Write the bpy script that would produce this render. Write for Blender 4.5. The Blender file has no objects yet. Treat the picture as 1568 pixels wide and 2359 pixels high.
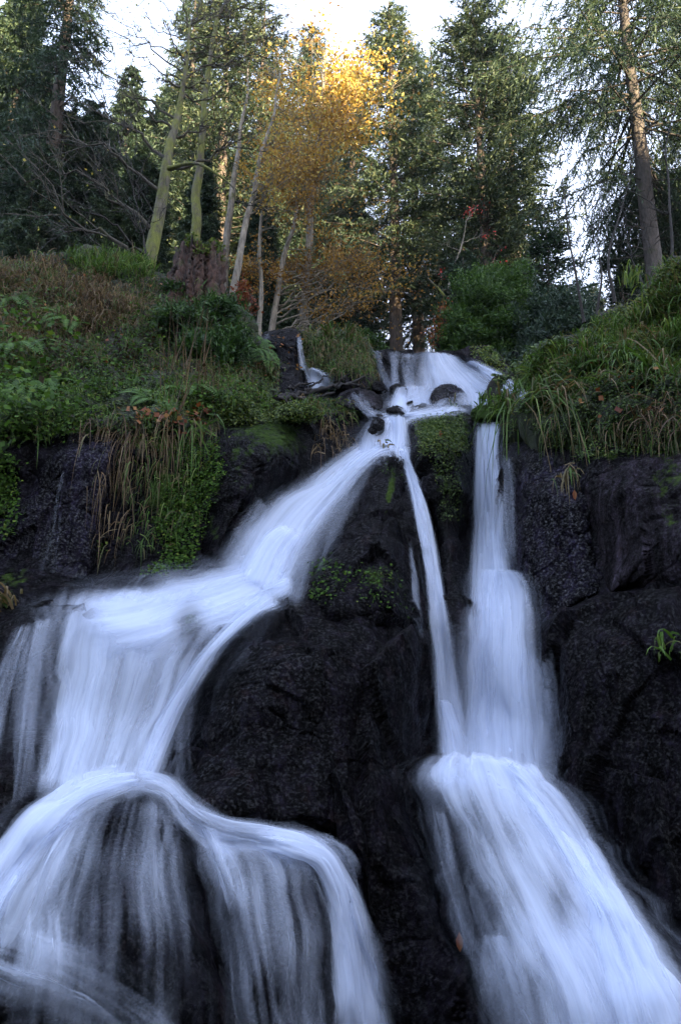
import bpy, math, random
import numpy as np
from mathutils import Vector
from mathutils.bvhtree import BVHTree

# ------------------------------------------------------------------ camera, sky, sun, exposure
scene = bpy.context.scene
COL = scene.collection
TILT = math.radians(15.0)
CAM = np.array([0.0, 0.0, 1.6])
FPX = 1816.0            # focal length in photo units (1568 x 2359 frame)
U0, V0 = 784.0, 1179.5
cam_data = bpy.data.cameras.new("camera")
cam_data.sensor_fit = 'VERTICAL'
cam_data.sensor_height = 36.0
cam_data.lens = 36.0 * FPX / 2359.0
cam_data.clip_start = 0.05
cam_data.clip_end = 1500
cam = bpy.data.objects.new("camera", cam_data)
cam.location = CAM
cam.rotation_euler = (math.radians(90) + TILT, 0, 0)
COL.objects.link(cam)
scene.camera = cam

SUN_EL, SUN_AZ = math.radians(11), math.radians(152)    # azimuth clockwise from +Y: behind the camera, to the right
world = bpy.data.worlds.new("World")
scene.world = world
world.use_nodes = True
wn = world.node_tree
bg = wn.nodes["Background"]
sky = wn.nodes.new("ShaderNodeTexSky")
sky.sky_type = 'NISHITA'
sky.sun_disc = False
sky.sun_elevation = SUN_EL
sky.sun_rotation = SUN_AZ
sky.air_density = 1.0
sky.dust_density = 2.0
sky.ozone_density = 1.0
_tc = wn.nodes.new("ShaderNodeTexCoord"); _cn = wn.nodes.new("ShaderNodeTexNoise")
_cn.inputs['Scale'].default_value = 1.6; _cn.inputs['Detail'].default_value = 5
wn.links.new(_tc.outputs['Generated'], _cn.inputs['Vector'])
_mr = wn.nodes.new("ShaderNodeMapRange"); _mr.inputs['From Min'].default_value = .3; _mr.inputs['From Max'].default_value = .7
_mr.inputs['To Min'].default_value = .45; _mr.inputs['To Max'].default_value = .9
wn.links.new(_cn.outputs[0], _mr.inputs[0])
_mx = wn.nodes.new("ShaderNodeMix"); _mx.data_type = 'RGBA'
wn.links.new(_mr.outputs[0], _mx.inputs[0]); wn.links.new(sky.outputs[0], _mx.inputs[6])
_mx.inputs[7].default_value = (1.9, 2.12, 2.85, 1)      # veil of thin cloud
wn.links.new(_mx.outputs[2], bg.inputs[0])
bg.inputs[1].default_value = 0.15

sun_data = bpy.data.lights.new("sun", 'SUN')
sun_data.energy = 5.0
sun_data.angle = math.radians(0.5)
sun_data.color = (1.0, 0.78, 0.48)
sun = bpy.data.objects.new("sun", sun_data)
sdir = Vector((math.sin(SUN_AZ) * math.cos(SUN_EL), math.cos(SUN_AZ) * math.cos(SUN_EL), math.sin(SUN_EL)))
sun.rotation_euler = sdir.to_track_quat('Z', 'Y').to_euler()
COL.objects.link(sun)

scene.view_settings.view_transform = 'Standard'
scene.view_settings.look = 'None'
scene.view_settings.gamma = 1
scene.view_settings.exposure = 3.0
scene.render.engine = 'CYCLES'
scene.cycles.max_bounces = 6
scene.cycles.diffuse_bounces = 3
scene.cycles.glossy_bounces = 2
scene.cycles.transmission_bounces = 2
scene.cycles.transparent_max_bounces = 20
scene.cycles.use_denoising = True

# ------------------------------------------------------------------ helpers
def P(u, v, Y):
    """photo point (1568x2359 frame) at horizontal distance Y -> world point(s)"""
    u = np.asarray(u, float); v = np.asarray(v, float); Y = np.asarray(Y, float)
    a = (u - U0) / FPX; b = (V0 - v) / FPX
    dy = math.cos(TILT) - b * math.sin(TILT)
    dz = math.sin(TILT) + b * math.cos(TILT)
    k = Y / dy
    return np.stack([CAM[0] + a * k, CAM[1] + Y + 0 * a, CAM[2] + dz * k], -1)

def pix(p):
    d = np.asarray(p) - CAM
    f = d[..., 1] * math.cos(TILT) + d[..., 2] * math.sin(TILT)
    up = -d[..., 1] * math.sin(TILT) + d[..., 2] * math.cos(TILT)
    return U0 + FPX * d[..., 0] / f, V0 - FPX * up / f

_tab = np.random.RandomState(7).rand(65536)
def vnoise(p, seed=0):
    p = np.asarray(p, float)
    i = np.floor(p).astype(np.int64); f = p - i
    f = f * f * f * (f * (f * 6 - 15) + 10)
    def h(dx, dy, dz):
        n = (i[..., 0] + dx) * 73856093 ^ (i[..., 1] + dy) * 19349663 ^ (i[..., 2] + dz) * 83492791 ^ (seed * 2654435 + 977)
        n = (n ^ (n >> 13)) * 1274126177
        return _tab[(n ^ (n >> 16)) & 65535]
    fx, fy, fz = f[..., 0], f[..., 1], f[..., 2]
    c00 = h(0,0,0) * (1-fx) + h(1,0,0) * fx; c10 = h(0,1,0) * (1-fx) + h(1,1,0) * fx
    c01 = h(0,0,1) * (1-fx) + h(1,0,1) * fx; c11 = h(0,1,1) * (1-fx) + h(1,1,1) * fx
    return ((c00 * (1-fy) + c10 * fy) * (1-fz) + (c01 * (1-fy) + c11 * fy) * fz) * 2 - 1
def fbm(p, scale, octv=4, seed=0, gain=0.5):
    p = np.asarray(p, float) * scale; s = 0; a = 1.0
    for o in range(octv):
        s = s + a * vnoise(p, seed + o * 17); p = p * 2.03 + 3.1; a *= gain
    return s
def facets(p, scale, seed=0):
    """faceted displacement: each cell of a jittered lattice is a tilted plane"""
    p = np.asarray(p, float) * scale
    i = np.floor(p).astype(np.int64)
    best = np.full(p.shape[:-1], 1e9); val = np.zeros(p.shape[:-1])
    for dx in (-1, 0, 1):
        for dy in (-1, 0, 1):
            for dz in (-1, 0, 1):
                c = i + np.array([dx, dy, dz])
                n = c[..., 0] * 73856093 ^ c[..., 1] * 19349663 ^ c[..., 2] * 83492791 ^ (seed * 7919)
                n = (n ^ (n >> 13)) * 1274126177
                r = [_tab[((n ^ (n >> 16)) + k * 101) & 65535] for k in range(6)]
                q = c + np.stack(r[:3], -1)
                d = ((p - q) ** 2).sum(-1)
                w = ((p - q) * (np.stack(r[3:], -1) * 2 - 1)).sum(-1) + (r[0] - .5) * .8
                m = d < best
                best = np.where(m, d, best); val = np.where(m, w, val)
    return val

def hermite(xk, Yk, x):
    """cubic interpolation along axis 0"""
    xk = np.asarray(xk, float); Yk = np.asarray(Yk, float); x = np.clip(x, xk[0], xk[-1])
    d = (Yk[1:] - Yk[:-1]) / (xk[1:] - xk[:-1]).reshape((-1,) + (1,) * (Yk.ndim - 1))
    m = np.zeros_like(Yk); m[0] = d[0]; m[-1] = d[-1]; m[1:-1] = (d[1:] + d[:-1]) / 2
    j = np.clip(np.searchsorted(xk, x, 'right') - 1, 0, len(xk) - 2)
    h = xk[j+1] - xk[j]; t = (x - xk[j]) / h
    sh = (-1,) + (1,) * (Yk.ndim - 1)
    t = t.reshape(sh); h = h.reshape(sh)
    return ((2*t**3 - 3*t**2 + 1) * Yk[j] + (t**3 - 2*t**2 + t) * h * m[j]
            + (-2*t**3 + 3*t**2) * Yk[j+1] + (t**3 - t**2) * h * m[j+1])

def mesh(name, verts, faces, mat=None, uv=None, vattr=None, fattr=None, smooth=True, fmat=None):
    """faces: array (n,3) or (n,4)"""
    verts = np.asarray(verts, np.float32).reshape(-1, 3); faces = np.asarray(faces, np.int32)
    k = faces.shape[1]; n = len(faces)
    me = bpy.data.meshes.new(name)
    me.vertices.add(len(verts)); me.vertices.foreach_set('co', verts.ravel())
    me.loops.add(n * k); me.loops.foreach_set('vertex_index', faces.ravel())
    me.polygons.add(n); me.polygons.foreach_set('loop_start', np.arange(0, n * k, k, dtype=np.int32))
    me.polygons.foreach_set('use_smooth', np.full(n, smooth))
    mats = mat if isinstance(mat, (list, tuple)) else [mat]
    for m in mats:
        if m: me.materials.append(m)
    if fmat is not None: me.polygons.foreach_set('material_index', np.asarray(fmat, np.int32))
    me.update(calc_edges=True)
    if uv is not None:
        l = me.uv_layers.new(name='UVMap'); l.data.foreach_set('uv', np.asarray(uv, np.float32)[faces.ravel()].ravel())
    for d, dom in ((vattr, 'POINT'), (fattr, 'FACE')):
        for key, arr in (d or {}).items():
            at = me.attributes.new(key, 'FLOAT', dom); at.data.foreach_set('value', np.asarray(arr, np.float32).ravel())
    return me

def link(name, me, parent=None, **tags):
    o = bpy.data.objects.new(name, me); COL.objects.link(o)
    if parent: o.parent = parent
    for k, v in tags.items(): o[k] = v
    return o

def thing(name, loc, label, category, group=None):
    o = bpy.data.objects.new(name, None); COL.objects.link(o); o.location = loc
    o.empty_display_size = 0.2
    o['label'] = label; o['category'] = category
    if group: o['group'] = group
    return o

def gridfaces(nr, nc, wrap=False):
    r = np.arange(nr - 1)[:, None]; c = np.arange(nc if wrap else nc - 1)[None, :]
    c2 = (c + 1) % nc
    return np.stack([r * nc + c, r * nc + c2, (r + 1) * nc + c2, (r + 1) * nc + c], -1).reshape(-1, 4)

def gridnormals(G):
    du = np.gradient(G, axis=1); dv = np.gradient(G, axis=0)
    n = np.cross(du, dv); n /= np.linalg.norm(n, axis=-1, keepdims=True) + 1e-9
    return n

class Tubes:
    def __init__(s): s.v = []; s.f = []; s.n = 0
    def add(s, pts, rad, k=6):
        pts = np.asarray(pts, float); m = len(pts); rad = np.broadcast_to(np.asarray(rad, float), (m,))
        t = np.gradient(pts, axis=0); t /= np.linalg.norm(t, axis=1, keepdims=True) + 1e-9
        ref = np.array([0, 0, 1.0]) if abs(t[0, 2]) < .8 else np.array([1.0, 0, 0])
        a = np.cross(t, ref); a /= np.linalg.norm(a, axis=1, keepdims=True) + 1e-9
        b = np.cross(t, a)
        th = np.arange(k) * 2 * math.pi / k
        ring = pts[:, None] + rad[:, None, None] * (np.cos(th)[None, :, None] * a[:, None] + np.sin(th)[None, :, None] * b[:, None])
        s.v.append(ring.reshape(-1, 3)); s.f.append(gridfaces(m, k, True) + s.n); s.n += m * k
    def build(s, name, mat): return mesh(name, np.concatenate(s.v), np.concatenate(s.f), mat)

# ------------------------------------------------------------------ materials
def newmat(name):
    m = bpy.data.materials.new(name); m.use_nodes = True
    nt = m.node_tree; nt.nodes.clear()
    return m, nt, nt.nodes.new('ShaderNodeOutputMaterial')
class N:
    """tiny node helper"""
    def __init__(s, nt): s.nt = nt
    def __call__(s, typ, ins=None, **props):
        n = s.nt.nodes.new('ShaderNode' + typ)
        for k, v in props.items(): setattr(n, k, v)
        for k, v in (ins or {}).items():
            if isinstance(v, bpy.types.NodeSocket): s.nt.links.new(v, n.inputs[k])
            else: n.inputs[k].default_value = v
        return n
    def ramp(s, fac, stops, interp='LINEAR'):
        n = s('ValToRGB', {0: fac}); n.color_ramp.interpolation = interp
        e = n.color_ramp.elements
        while len(e) > 1: e.remove(e[-1])
        e[0].position = stops[0][0]; e[0].color = (*stops[0][1], 1)
        for p, c in stops[1:]:
            x = e.new(p); x.color = (*c, 1)
        return n.outputs[0]
    def math(s, op, a, b=0.0, c=0.0, clamp=False):
        n = s('Math', {0: a, 1: b, 2: c}, operation=op); n.use_clamp = clamp; return n.outputs[0]
    def mix(s, f, a, b, blend='MIX'):
        n = s('Mix', data_type='RGBA', blend_type=blend)
        for i, v in ((0, f), (6, a), (7, b)):
            if isinstance(v, bpy.types.NodeSocket): s.nt.links.new(v, n.inputs[i])
            else: n.inputs[i].default_value = v if i == 0 else (*v, 1)
        return n.outputs[2]

def rock_material(name, dark=(.0012, .0011, .0017), light=(.0050, .0046, .0066), moss_bias=0.0, rough=(.22, .6), bump=1.0, mossy=(.035, .06, .012)):
    m, nt, out = newmat(name); n = N(nt)
    tc = n('TexCoord').outputs['Object']
    big = n('TexNoise', {'Vector': tc, 'Scale': 1.7, 'Detail': 8, 'Roughness': .65}).outputs[0]
    fine = n('TexNoise', {'Vector': tc, 'Scale': 34, 'Detail': 6, 'Roughness': .75}).outputs[0]
    gran = n('TexVoronoi', {'Vector': tc, 'Scale': 55, 'Randomness': 1}).outputs['Distance']
    base = n.ramp(big, [(.3, dark), (.55, tuple((a+b)/2 for a, b in zip(dark, light))), (.75, light)])
    spec = n.ramp(fine, [(.38, (.4, .36, .34)), (.55, (1, .95, .95)), (.61, (1.9, 1.85, 2.0)), (.68, (2.9, 2.9, 3.5))])
    base = n.mix(1.0, base, spec, 'MULTIPLY')
    red = n('TexNoise', {'Vector': tc, 'Scale': 6, 'Detail': 5, 'Roughness': .7}).outputs[0]
    base = n.mix(n.math('MULTIPLY', n.ramp(red, [(.55, (0, 0, 0)), (.72, (1, 1, 1))]), .25), base, (.022, .010, .007))
    streak = n('TexNoise', {'Vector': n('Mapping', {'Vector': tc, 'Scale': (9, 9, .8)}).outputs[0], 'Scale': 1, 'Detail': 5, 'Roughness': .6}).outputs[0]
    base = n.mix(1.0, base, n.ramp(streak, [(.38, (.22, .20, .20)), (.5, (.8, .76, .76)), (.62, (2.2, 2.05, 2.2))]), 'MULTIPLY')
    wob = n.mix(.18, tc, n('TexNoise', {'Vector': tc, 'Scale': 2.2, 'Detail': 5}).outputs[1])
    crk = n('TexVoronoi', {'Vector': wob, 'Scale': 1.9}, feature='DISTANCE_TO_EDGE').outputs['Distance']
    crk = n('MapRange', {'Value': crk, 'From Min': 0, 'From Max': .035, 'To Min': 0, 'To Max': 1}).outputs[0]
    # moss: painted mask + up-facing + noise
    at = n('Attribute', attribute_name='moss').outputs['Fac']
    nz = n('SeparateXYZ', {0: n('NewGeometry').outputs['Normal']}).outputs[2]
    mn = n('TexNoise', {'Vector': tc, 'Scale': 7, 'Detail': 8, 'Roughness': .72}).outputs[0]
    s = n.math('ADD', n.math('MULTIPLY', mn, 2.6), n.math('MULTIPLY', nz, .25))
    s = n.math('ADD', s, at); s = n.math('SUBTRACT', s, 2.15 - moss_bias)
    s = n.math('MULTIPLY', s, 2.6, clamp=True)
    mc = n.ramp(n('TexNoise', {'Vector': tc, 'Scale': 22, 'Detail': 5, 'Roughness': .8}).outputs[0],
                [(.3, tuple(c * .35 for c in mossy)), (.55, mossy), (.72, (mossy[0] * 2.2, mossy[1] * 1.8, mossy[2] * 1.4))])
    col = n.mix(s, base, mc)
    ro = n('MapRange', {'Value': fine, 'From Min': .3, 'From Max': .7, 'To Min': rough[0], 'To Max': rough[1]}).outputs[0]
    ro = n.math('ADD', ro, n.math('MULTIPLY', s, .5), clamp=True)
    b1 = n('Bump', {'Strength': .6 * bump, 'Distance': .045, 'Height': n.math('ADD', n.math('MULTIPLY', crk, .5), n('TexNoise', {'Vector': tc, 'Scale': 9, 'Detail': 8, 'Roughness': .66}).outputs[0])})
    b2 = n('Bump', {'Strength': .6 * bump, 'Distance': .010, 'Height': n.math('ADD', fine, n.math('MULTIPLY', gran, .6)), 'Normal': b1.outputs[0]})
    spk = n('TexNoise', {'Vector': tc, 'Scale': 48, 'Detail': 3, 'Roughness': .7}).outputs[0]
    spec_map = n('MapRange', {'Value': spk, 'From Min': .5, 'From Max': .66, 'To Min': .02, 'To Max': .20 * bump ** 4}).outputs[0]
    p = n('BsdfPrincipled', {'Base Color': col, 'Roughness': ro, 'Normal': b2.outputs[0], 'Specular IOR Level': spec_map})
    nt.links.new(p.outputs[0], out.inputs[0]); return m

def leaf_material(name, stops, rough=.55, trans=.3, spec=.3):
    """colour from the per-face value 'tint'"""
    m, nt, out = newmat(name); n = N(nt)
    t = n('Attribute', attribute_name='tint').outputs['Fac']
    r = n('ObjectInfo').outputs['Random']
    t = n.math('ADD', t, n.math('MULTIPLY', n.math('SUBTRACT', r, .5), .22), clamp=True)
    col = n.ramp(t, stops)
    p = n('BsdfPrincipled', {'Base Color': col, 'Roughness': rough, 'Specular IOR Level': spec})
    tr = n('BsdfTranslucent', {'Color': n.mix(1.0, col, (1.25, 1.2, .8), 'MULTIPLY')})
    x = n('MixShader', {0: trans, 1: p.outputs[0], 2: tr.outputs[0]})
    nt.links.new(x.outputs[0], out.inputs[0]); return m

def bark_material(name, a, b, moss=None, moss_amt=0.0, scale=1.0):
    m, nt, out = newmat(name); n = N(nt)
    tc = n('TexCoord').outputs['Object']
    mp = n('Mapping', {'Vector': tc, 'Scale': (14 * scale, 14 * scale, 3.5 * scale)}).outputs[0]
    v = n('TexNoise', {'Vector': mp, 'Scale': 1.2, 'Detail': 6, 'Roughness': .7}).outputs[0]
    col = n.ramp(v, [(.32, a), (.5, tuple((x+y)/2 for x, y in zip(a, b))), (.68, b)])
    if moss:
        mn = n('TexNoise', {'Vector': tc, 'Scale': 3.0 * scale, 'Detail': 7, 'Roughness': .7}).outputs[0]
        f = n.math('MULTIPLY', n.math('SUBTRACT', mn, .62 - moss_amt * .3), 7, clamp=True)
        col = n.mix(f, col, n.ramp(v, [(.35, tuple(c * .5 for c in moss)), (.65, moss)]))
    bp = n('Bump', {'Strength': .8, 'Distance': .03, 'Height': v})
    p = n('BsdfPrincipled', {'Base Color': col, 'Roughness': .85, 'Normal': bp.outputs[0]})
    nt.links.new(p.outputs[0], out.inputs[0]); return m

def water_material(name):
    """white falling water: streaks run along V, opacity from the 'dens' and 'edge' values"""
    m, nt, out = newmat(name); n = N(nt)
    uv = n('UVMap').outputs[0]
    dens = n('Attribute', attribute_name='dens').outputs['Fac']
    edge = n('Attribute', attribute_name='edge').outputs['Fac']
    def st(sx, sy, det, off, rough=.6):
        mp = n('Mapping', {'Vector': uv, 'Scale': (sx, sy, 1), 'Location': (off, off * 1.7, off)}).outputs[0]
        return n('TexNoise', {'Vector': mp, 'Scale': 1.0, 'Detail': det, 'Roughness': rough, 'Distortion': .15}).outputs[0]
    a = st(5, .35, 2, 0, .5); b = st(17, .55, 3, 5.3, .55); c = st(60, 1.1, 2, 11.1, .5)
    s = n.math('ADD', n.math('MULTIPLY', a, .60), n.math('ADD', n.math('MULTIPLY', b, .31), n.math('MULTIPLY', c, .09)))
    # streaks spread around .5 -> contrast
    s = n.math('MULTIPLY', n.math('SUBTRACT', s, .5), 2.1)
    big = st(1.9, .45, 2, 21.3, .5)
    dens = n.math('MULTIPLY', dens, n('MapRange', {'Value': big, 'From Min': .34, 'From Max': .62, 'To Min': .66, 'To Max': 1.04}).outputs[0])
    th = n.math('SUBTRACT', 1.0, dens)
    al = n.math('SUBTRACT', n.math('ADD', s, .5), th)
    al = n('MapRange', {'Value': al, 'From Min': -.45, 'From Max': .62, 'To Min': 0, 'To Max': 1}, interpolation_type='SMOOTHSTEP').outputs[0]
    al = n.math('MULTIPLY', al, n.math('ADD', n.math('MULTIPLY', dens, .62), .36))
    ed = n.math('ADD', n.math('MULTIPLY', edge, 1.0), n.math('MULTIPLY', s, .55))
    ed = n('MapRange', {'Value': ed, 'From Min': .05, 'From Max': 1.0, 'To Min': 0, 'To Max': 1}, interpolation_type='SMOOTHSTEP').outputs[0]
    ed = n.math('MULTIPLY', ed, n.math('MULTIPLY', edge, 9, clamp=True))
    al = n.math('MULTIPLY', n.math('MULTIPLY', al, ed), .97, clamp=True)
    h = n.math('ADD', a, n.math('MULTIPLY', b, .35))
    bp = n('Bump', {'Strength': .08, 'Distance': .04, 'Height': h})
    d = n('BsdfDiffuse', {'Color': (.72, .79, .94, 1), 'Normal': bp.outputs[0]})
    t = n('BsdfTranslucent', {'Color': (.74, .80, .93, 1), 'Normal': bp.outputs[0]})
    x = n('MixShader', {0: .35, 1: d.outputs[0], 2: t.outputs[0]})
    y = n('MixShader', {0: al, 1: n('BsdfTransparent').outputs[0], 2: x.outputs[0]})
    nt.links.new(y.outputs[0], out.inputs[0]); return m

def soil_material(name):
    m, nt, out = newmat(name); n = N(nt)
    tc = n('TexCoord').outputs['Object']
    a = n('TexNoise', {'Vector': tc, 'Scale': 5, 'Detail': 9, 'Roughness': .72}).outputs[0]
    b = n('TexNoise', {'Vector': tc, 'Scale': 1.1, 'Detail': 5, 'Roughness': .6}).outputs[0]
    soil = n.ramp(a, [(.3, (.004, .003, .002)), (.5, (.014, .010, .006)), (.7, (.035, .024, .014))])
    moss = n.ramp(a, [(.3, (.003, .005, .001)), (.5, (.012, .019, .004)), (.68, (.045, .055, .010))])
    at = n('Attribute', attribute_name='moss').outputs['Fac']
    f = n.math('MULTIPLY', n.math('ADD', n.math('SUBTRACT', b, .5), at), 4, clamp=True)
    col = n.mix(f, soil, moss)
    bp = n('Bump', {'Strength': 1, 'Distance': .06, 'Height': a})
    p = n('BsdfPrincipled', {'Base Color': col, 'Roughness': .9, 'Normal': bp.outputs[0]})
    nt.links.new(p.outputs[0], out.inputs[0]); return m

M_WET = rock_material("wet_rock")
M_GLINT = rock_material("glistening_rock", dark=(.0024, .0022, .0045), light=(.010, .009, .016), moss_bias=-.35, rough=(.12, .45), bump=1.25)
M_MOSSROCK = rock_material("mossy_rock", moss_bias=.28, mossy=(.026, .046, .010))
M_GREYROCK = rock_material("grey_rock", dark=(.004, .0036, .0048), light=(.024, .022, .027), moss_bias=.0, rough=(.4, .8))
M_SOIL = soil_material("soil")
M_WATER = water_material("falling_water")
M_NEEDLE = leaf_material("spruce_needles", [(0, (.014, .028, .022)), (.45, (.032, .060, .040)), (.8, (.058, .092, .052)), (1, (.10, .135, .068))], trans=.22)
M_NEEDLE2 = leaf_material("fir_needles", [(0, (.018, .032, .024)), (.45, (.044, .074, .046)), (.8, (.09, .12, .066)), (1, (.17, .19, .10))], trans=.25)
M_SHRUB = leaf_material("shrub_needles", [(0, (.010, .028, .008)), (.5, (.032, .080, .014)), (1, (.09, .16, .025))], trans=.25)
M_GOLD = leaf_material("golden_leaves", [(0, (.15, .075, .02)), (.4, (.34, .20, .05)), (.75, (.48, .35, .10)), (1, (.34, .34, .10))], trans=.42)
M_RUST = leaf_material("rusty_leaves", [(0, (.10, .02, .008)), (.5, (.2, .06, .02)), (1, (.32, .16, .05))], trans=.3)
M_GRASS = leaf_material("grass_blades", [(0, (.17, .12, .06)), (.22, (.10, .085, .03)), (.35, (.034, .07, .010)), (.75, (.07, .145, .018)), (1, (.19, .25, .06))], trans=.3)
M_DRY = leaf_material("dry_grass", [(0, (.05, .03, .015)), (.5, (.14, .09, .045)), (.85, (.26, .19, .10)), (1, (.07, .10, .03))], trans=.25)
M_LEAF = leaf_material("bramble_leaves", [(0, (.03, .018, .010)), (.2, (.014, .028, .006)), (.5, (.036, .082, .011)), (.85, (.075, .15, .018)), (1, (.14, .18, .03))], rough=.6, trans=.3, spec=.12)
M_MOSSLEAF = leaf_material("moss_fronds", [(0, (.012, .026, .004)), (.5, (.045, .085, .010)), (1, (.17, .20, .03))], trans=.2)
M_FERN = leaf_material("fern_fronds", [(0, (.03, .07, .012)), (.5, (.06, .14, .02)), (1, (.13, .22, .04))], trans=.35)
M_BERRY = leaf_material("rowan_berries", [(0, (.30, .02, .015)), (1, (.5, .05, .03))], trans=.0)
M_BARK = bark_material("spruce_bark", (.028, .021, .017), (.11, .085, .07), (.05, .065, .02), .1)
M_PALEBARK = bark_material("pale_bark", (.07, .06, .05), (.30, .27, .22), (.09, .10, .03), .3)
M_MOSSBARK = bark_material("mossy_bark", (.04, .035, .025), (.13, .115, .08), (.15, .165, .025), .72)
M_TWIG = bark_material("dark_twigs", (.008, .007, .006), (.030, .024, .020))
M_LIMB = bark_material("lichened_limbs", (.02, .018, .014), (.085, .075, .055), (.10, .11, .03), .2)
M_STUMP = bark_material("weathered_stump", (.012, .006, .004), (.085, .040, .026), (.05, .065, .015), .3, 1.1)
M_LOG = bark_material("wet_log", (.006, .005, .005), (.03, .024, .022))

# ------------------------------------------------------------------ cliff: one relief sheet
US = [-1300, -500, -200, 0, 150, 300, 450, 600, 700, 800, 900, 1000, 1100, 1200, 1350, 1568, 1900, 2700]
YT = [
 (806, [11.7]*16),
 (890, [10.6, 10.6, 10.6, 10.6, 10.6, 10.7, 10.8, 10.9, 10.9, 10.95, 10.9, 10.8, 10.7, 10.4, 10.2, 10.2]),
 (935, [9.0, 9.0, 9.0, 9.0, 9.1, 9.3, 9.6, 9.9, 10.0, 10.1, 10.0, 9.9, 9.6, 9.0, 8.6, 8.6]),
 (965, [8.0, 8.0, 8.0, 8.0, 8.0, 8.2, 8.5, 8.8, 9.2, 9.3, 9.0, 9.2, 8.8, 8.0, 7.6, 7.4]),
 (1020, [7.0, 7.0, 7.0, 7.0, 7.1, 7.4, 7.7, 8.2, 8.7, 8.8, 8.4, 8.7, 7.9, 7.1, 6.5, 6.2]),
 (1120, [6.9, 6.9, 6.9, 6.9, 7.0, 7.2, 7.4, 7.9, 8.0, 7.9, 8.0, 8.3, 7.4, 6.6, 6.0, 5.6]),
 (1220, [6.8, 6.8, 6.8, 6.8, 6.9, 7.0, 7.1, 7.3, 7.3, 7.2, 7.7, 8.1, 7.2, 6.5, 5.8, 5.4]),
 (1310, [6.6, 6.6, 6.6, 6.6, 6.7, 6.8, 6.8, 6.9, 6.9, 6.9, 7.4, 7.7, 7.0, 6.4, 5.7, 5.3]),
 (1380, [6.0, 6.0, 6.0, 6.0, 6.1, 6.2, 6.3, 6.4, 6.5, 6.6, 7.2, 7.2, 6.8, 6.1, 5.5, 5.1]),
 (1460, [5.6, 5.6, 5.6, 5.6, 5.7, 5.7, 5.7, 5.8, 5.9, 6.2, 6.8, 6.9, 6.5, 5.8, 5.3, 5.0]),
 (1600, [5.4, 5.4, 5.4, 5.4, 5.4, 5.5, 5.4, 5.4, 5.5, 5.9, 6.6, 6.6, 6.2, 5.6, 5.1, 4.8]),
 (1720, [5.2, 5.2, 5.2, 5.2, 5.3, 5.4, 5.3, 5.3, 5.4, 5.7, 6.3, 6.3, 6.1, 5.5, 5.0, 4.7]),
 (1790, [4.8, 4.7, 4.7, 4.7, 4.8, 5.1, 5.1, 5.1, 5.2, 5.4, 5.5, 5.5, 5.7, 5.4, 4.9, 4.6]),
 (1900, [4.4, 4.3, 4.3, 4.3, 4.3, 4.5, 4.7, 4.8, 5.0, 5.2, 5.15, 5.1, 5.1, 5.2, 4.8, 4.5]),
 (2100, [4.0, 4.0, 3.95, 3.95, 3.95, 4.1, 4.15, 4.3, 4.8, 5.0, 4.9, 4.7, 4.6, 4.7, 4.6, 4.4]),
 (2359, [3.6, 3.6, 3.6, 3.7, 3.75, 3.8, 3.85, 4.0, 4.5, 4.7, 4.6, 4.4, 4.2, 4.1, 4.1, 4.1]),
 (2560, [3.3, 3.3, 3.3, 3.4, 3.4, 3.5, 3.6, 3.7, 4.2, 4.4, 4.3, 4.1, 3.9, 3.8, 3.8, 3.8]),
]
VS = [r[0] for r in YT]; YTAB = np.array([[r[1][0] * .97] + r[1] + [r[1][-1] * .86] for r in YT])
def YC_grid(us, vs):
    A = hermite(VS, YTAB, np.asarray(vs, float))         # nv x 16
    return hermite(US, A.T, np.asarray(us, float)).T     # nv x nu
_gu = np.arange(-1300, 2701, 10.0); _gv = np.arange(806, 2561, 8.0); _G = YC_grid(_gu, _gv)
def YC(u, v):
    u = np.clip(np.asarray(u, float), -1300, 2699.9); v = np.clip(np.asarray(v, float), 806, 2550)
    x = (u + 1300) / 10; y = (v - 806) / 8
    i = np.clip(x.astype(int), 0, len(_gu) - 2); j = np.clip(y.astype(int), 0, len(_gv) - 2); fx = x - i; fy = y - j
    return (_G[j, i]*(1-fx) + _G[j, i+1]*fx)*(1-fy) + (_G[j+1, i]*(1-fx) + _G[j+1, i+1]*fx)*fy

MOSS = [  # u, v, ru, rv, amount : where moss grows on the rocks
 (400, 1140, 110, 170, 1.1), (300, 1100, 120, 150, .5), (10, 1130, 40, 120, 1.2), (640, 1000, 110, 70, .7), (600, 940, 130, 35, 1.1), (560, 1060, 60, 120, .35),
 (700, 935, 110, 30, 1.1), (1000, 990, 45, 40, 1.3), (1030, 1100, 40, 110, .55), (1050, 1000, 45, 60, .8), (905, 1120, 16, 50, 1.2),
 (860, 1345, 50, 40, .75), (760, 1330, 36, 50, .5), (1540, 1150, 60, 160, .8), (1400, 1070, 60, 30, .7), (1560, 1300, 60, 200, .35),
 (30, 1340, 70, 40, .8), (1470, 1500, 120, 300, .2), (700, 1650, 200, 250, .12), (650, 2280, 90, 80, .5), (1130, 820, 40, 50, 1.0),
 (1200, 1000, 90, 40, .9), (1300, 1030, 90, 30, .6), (770, 820, 90, 60, .5), (440, 1440, 60, 90, .6), (1080, 940, 60, 20, .9), (1120, 960, 50, 20, .9),
]
def moss_at(u, v):
    s = np.zeros(np.broadcast(u, v).shape)
    for mu, mv, ru, rv, a in MOSS:
        s = np.maximum(s, a * np.clip(1.3 - np.sqrt(((u - mu) / ru) ** 2 + ((v - mv) / rv) ** 2), 0, 1))
    return s

LOOSE = []
SOLID = []          # (verts, faces) used for draping water and rooting plants
def rock_disp(G, n, amp=1.0, seed=3):
    d = fbm(G, .55, 3, seed) * .10 + facets(G * [1, 1, .55], 1.5, seed) * .085 + facets(G * [1, 1, .6], 4.2, seed + 1) * .020 + fbm(G, 7, 3, seed + 5) * .014
    return G + n * (d * amp)[..., None]

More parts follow.
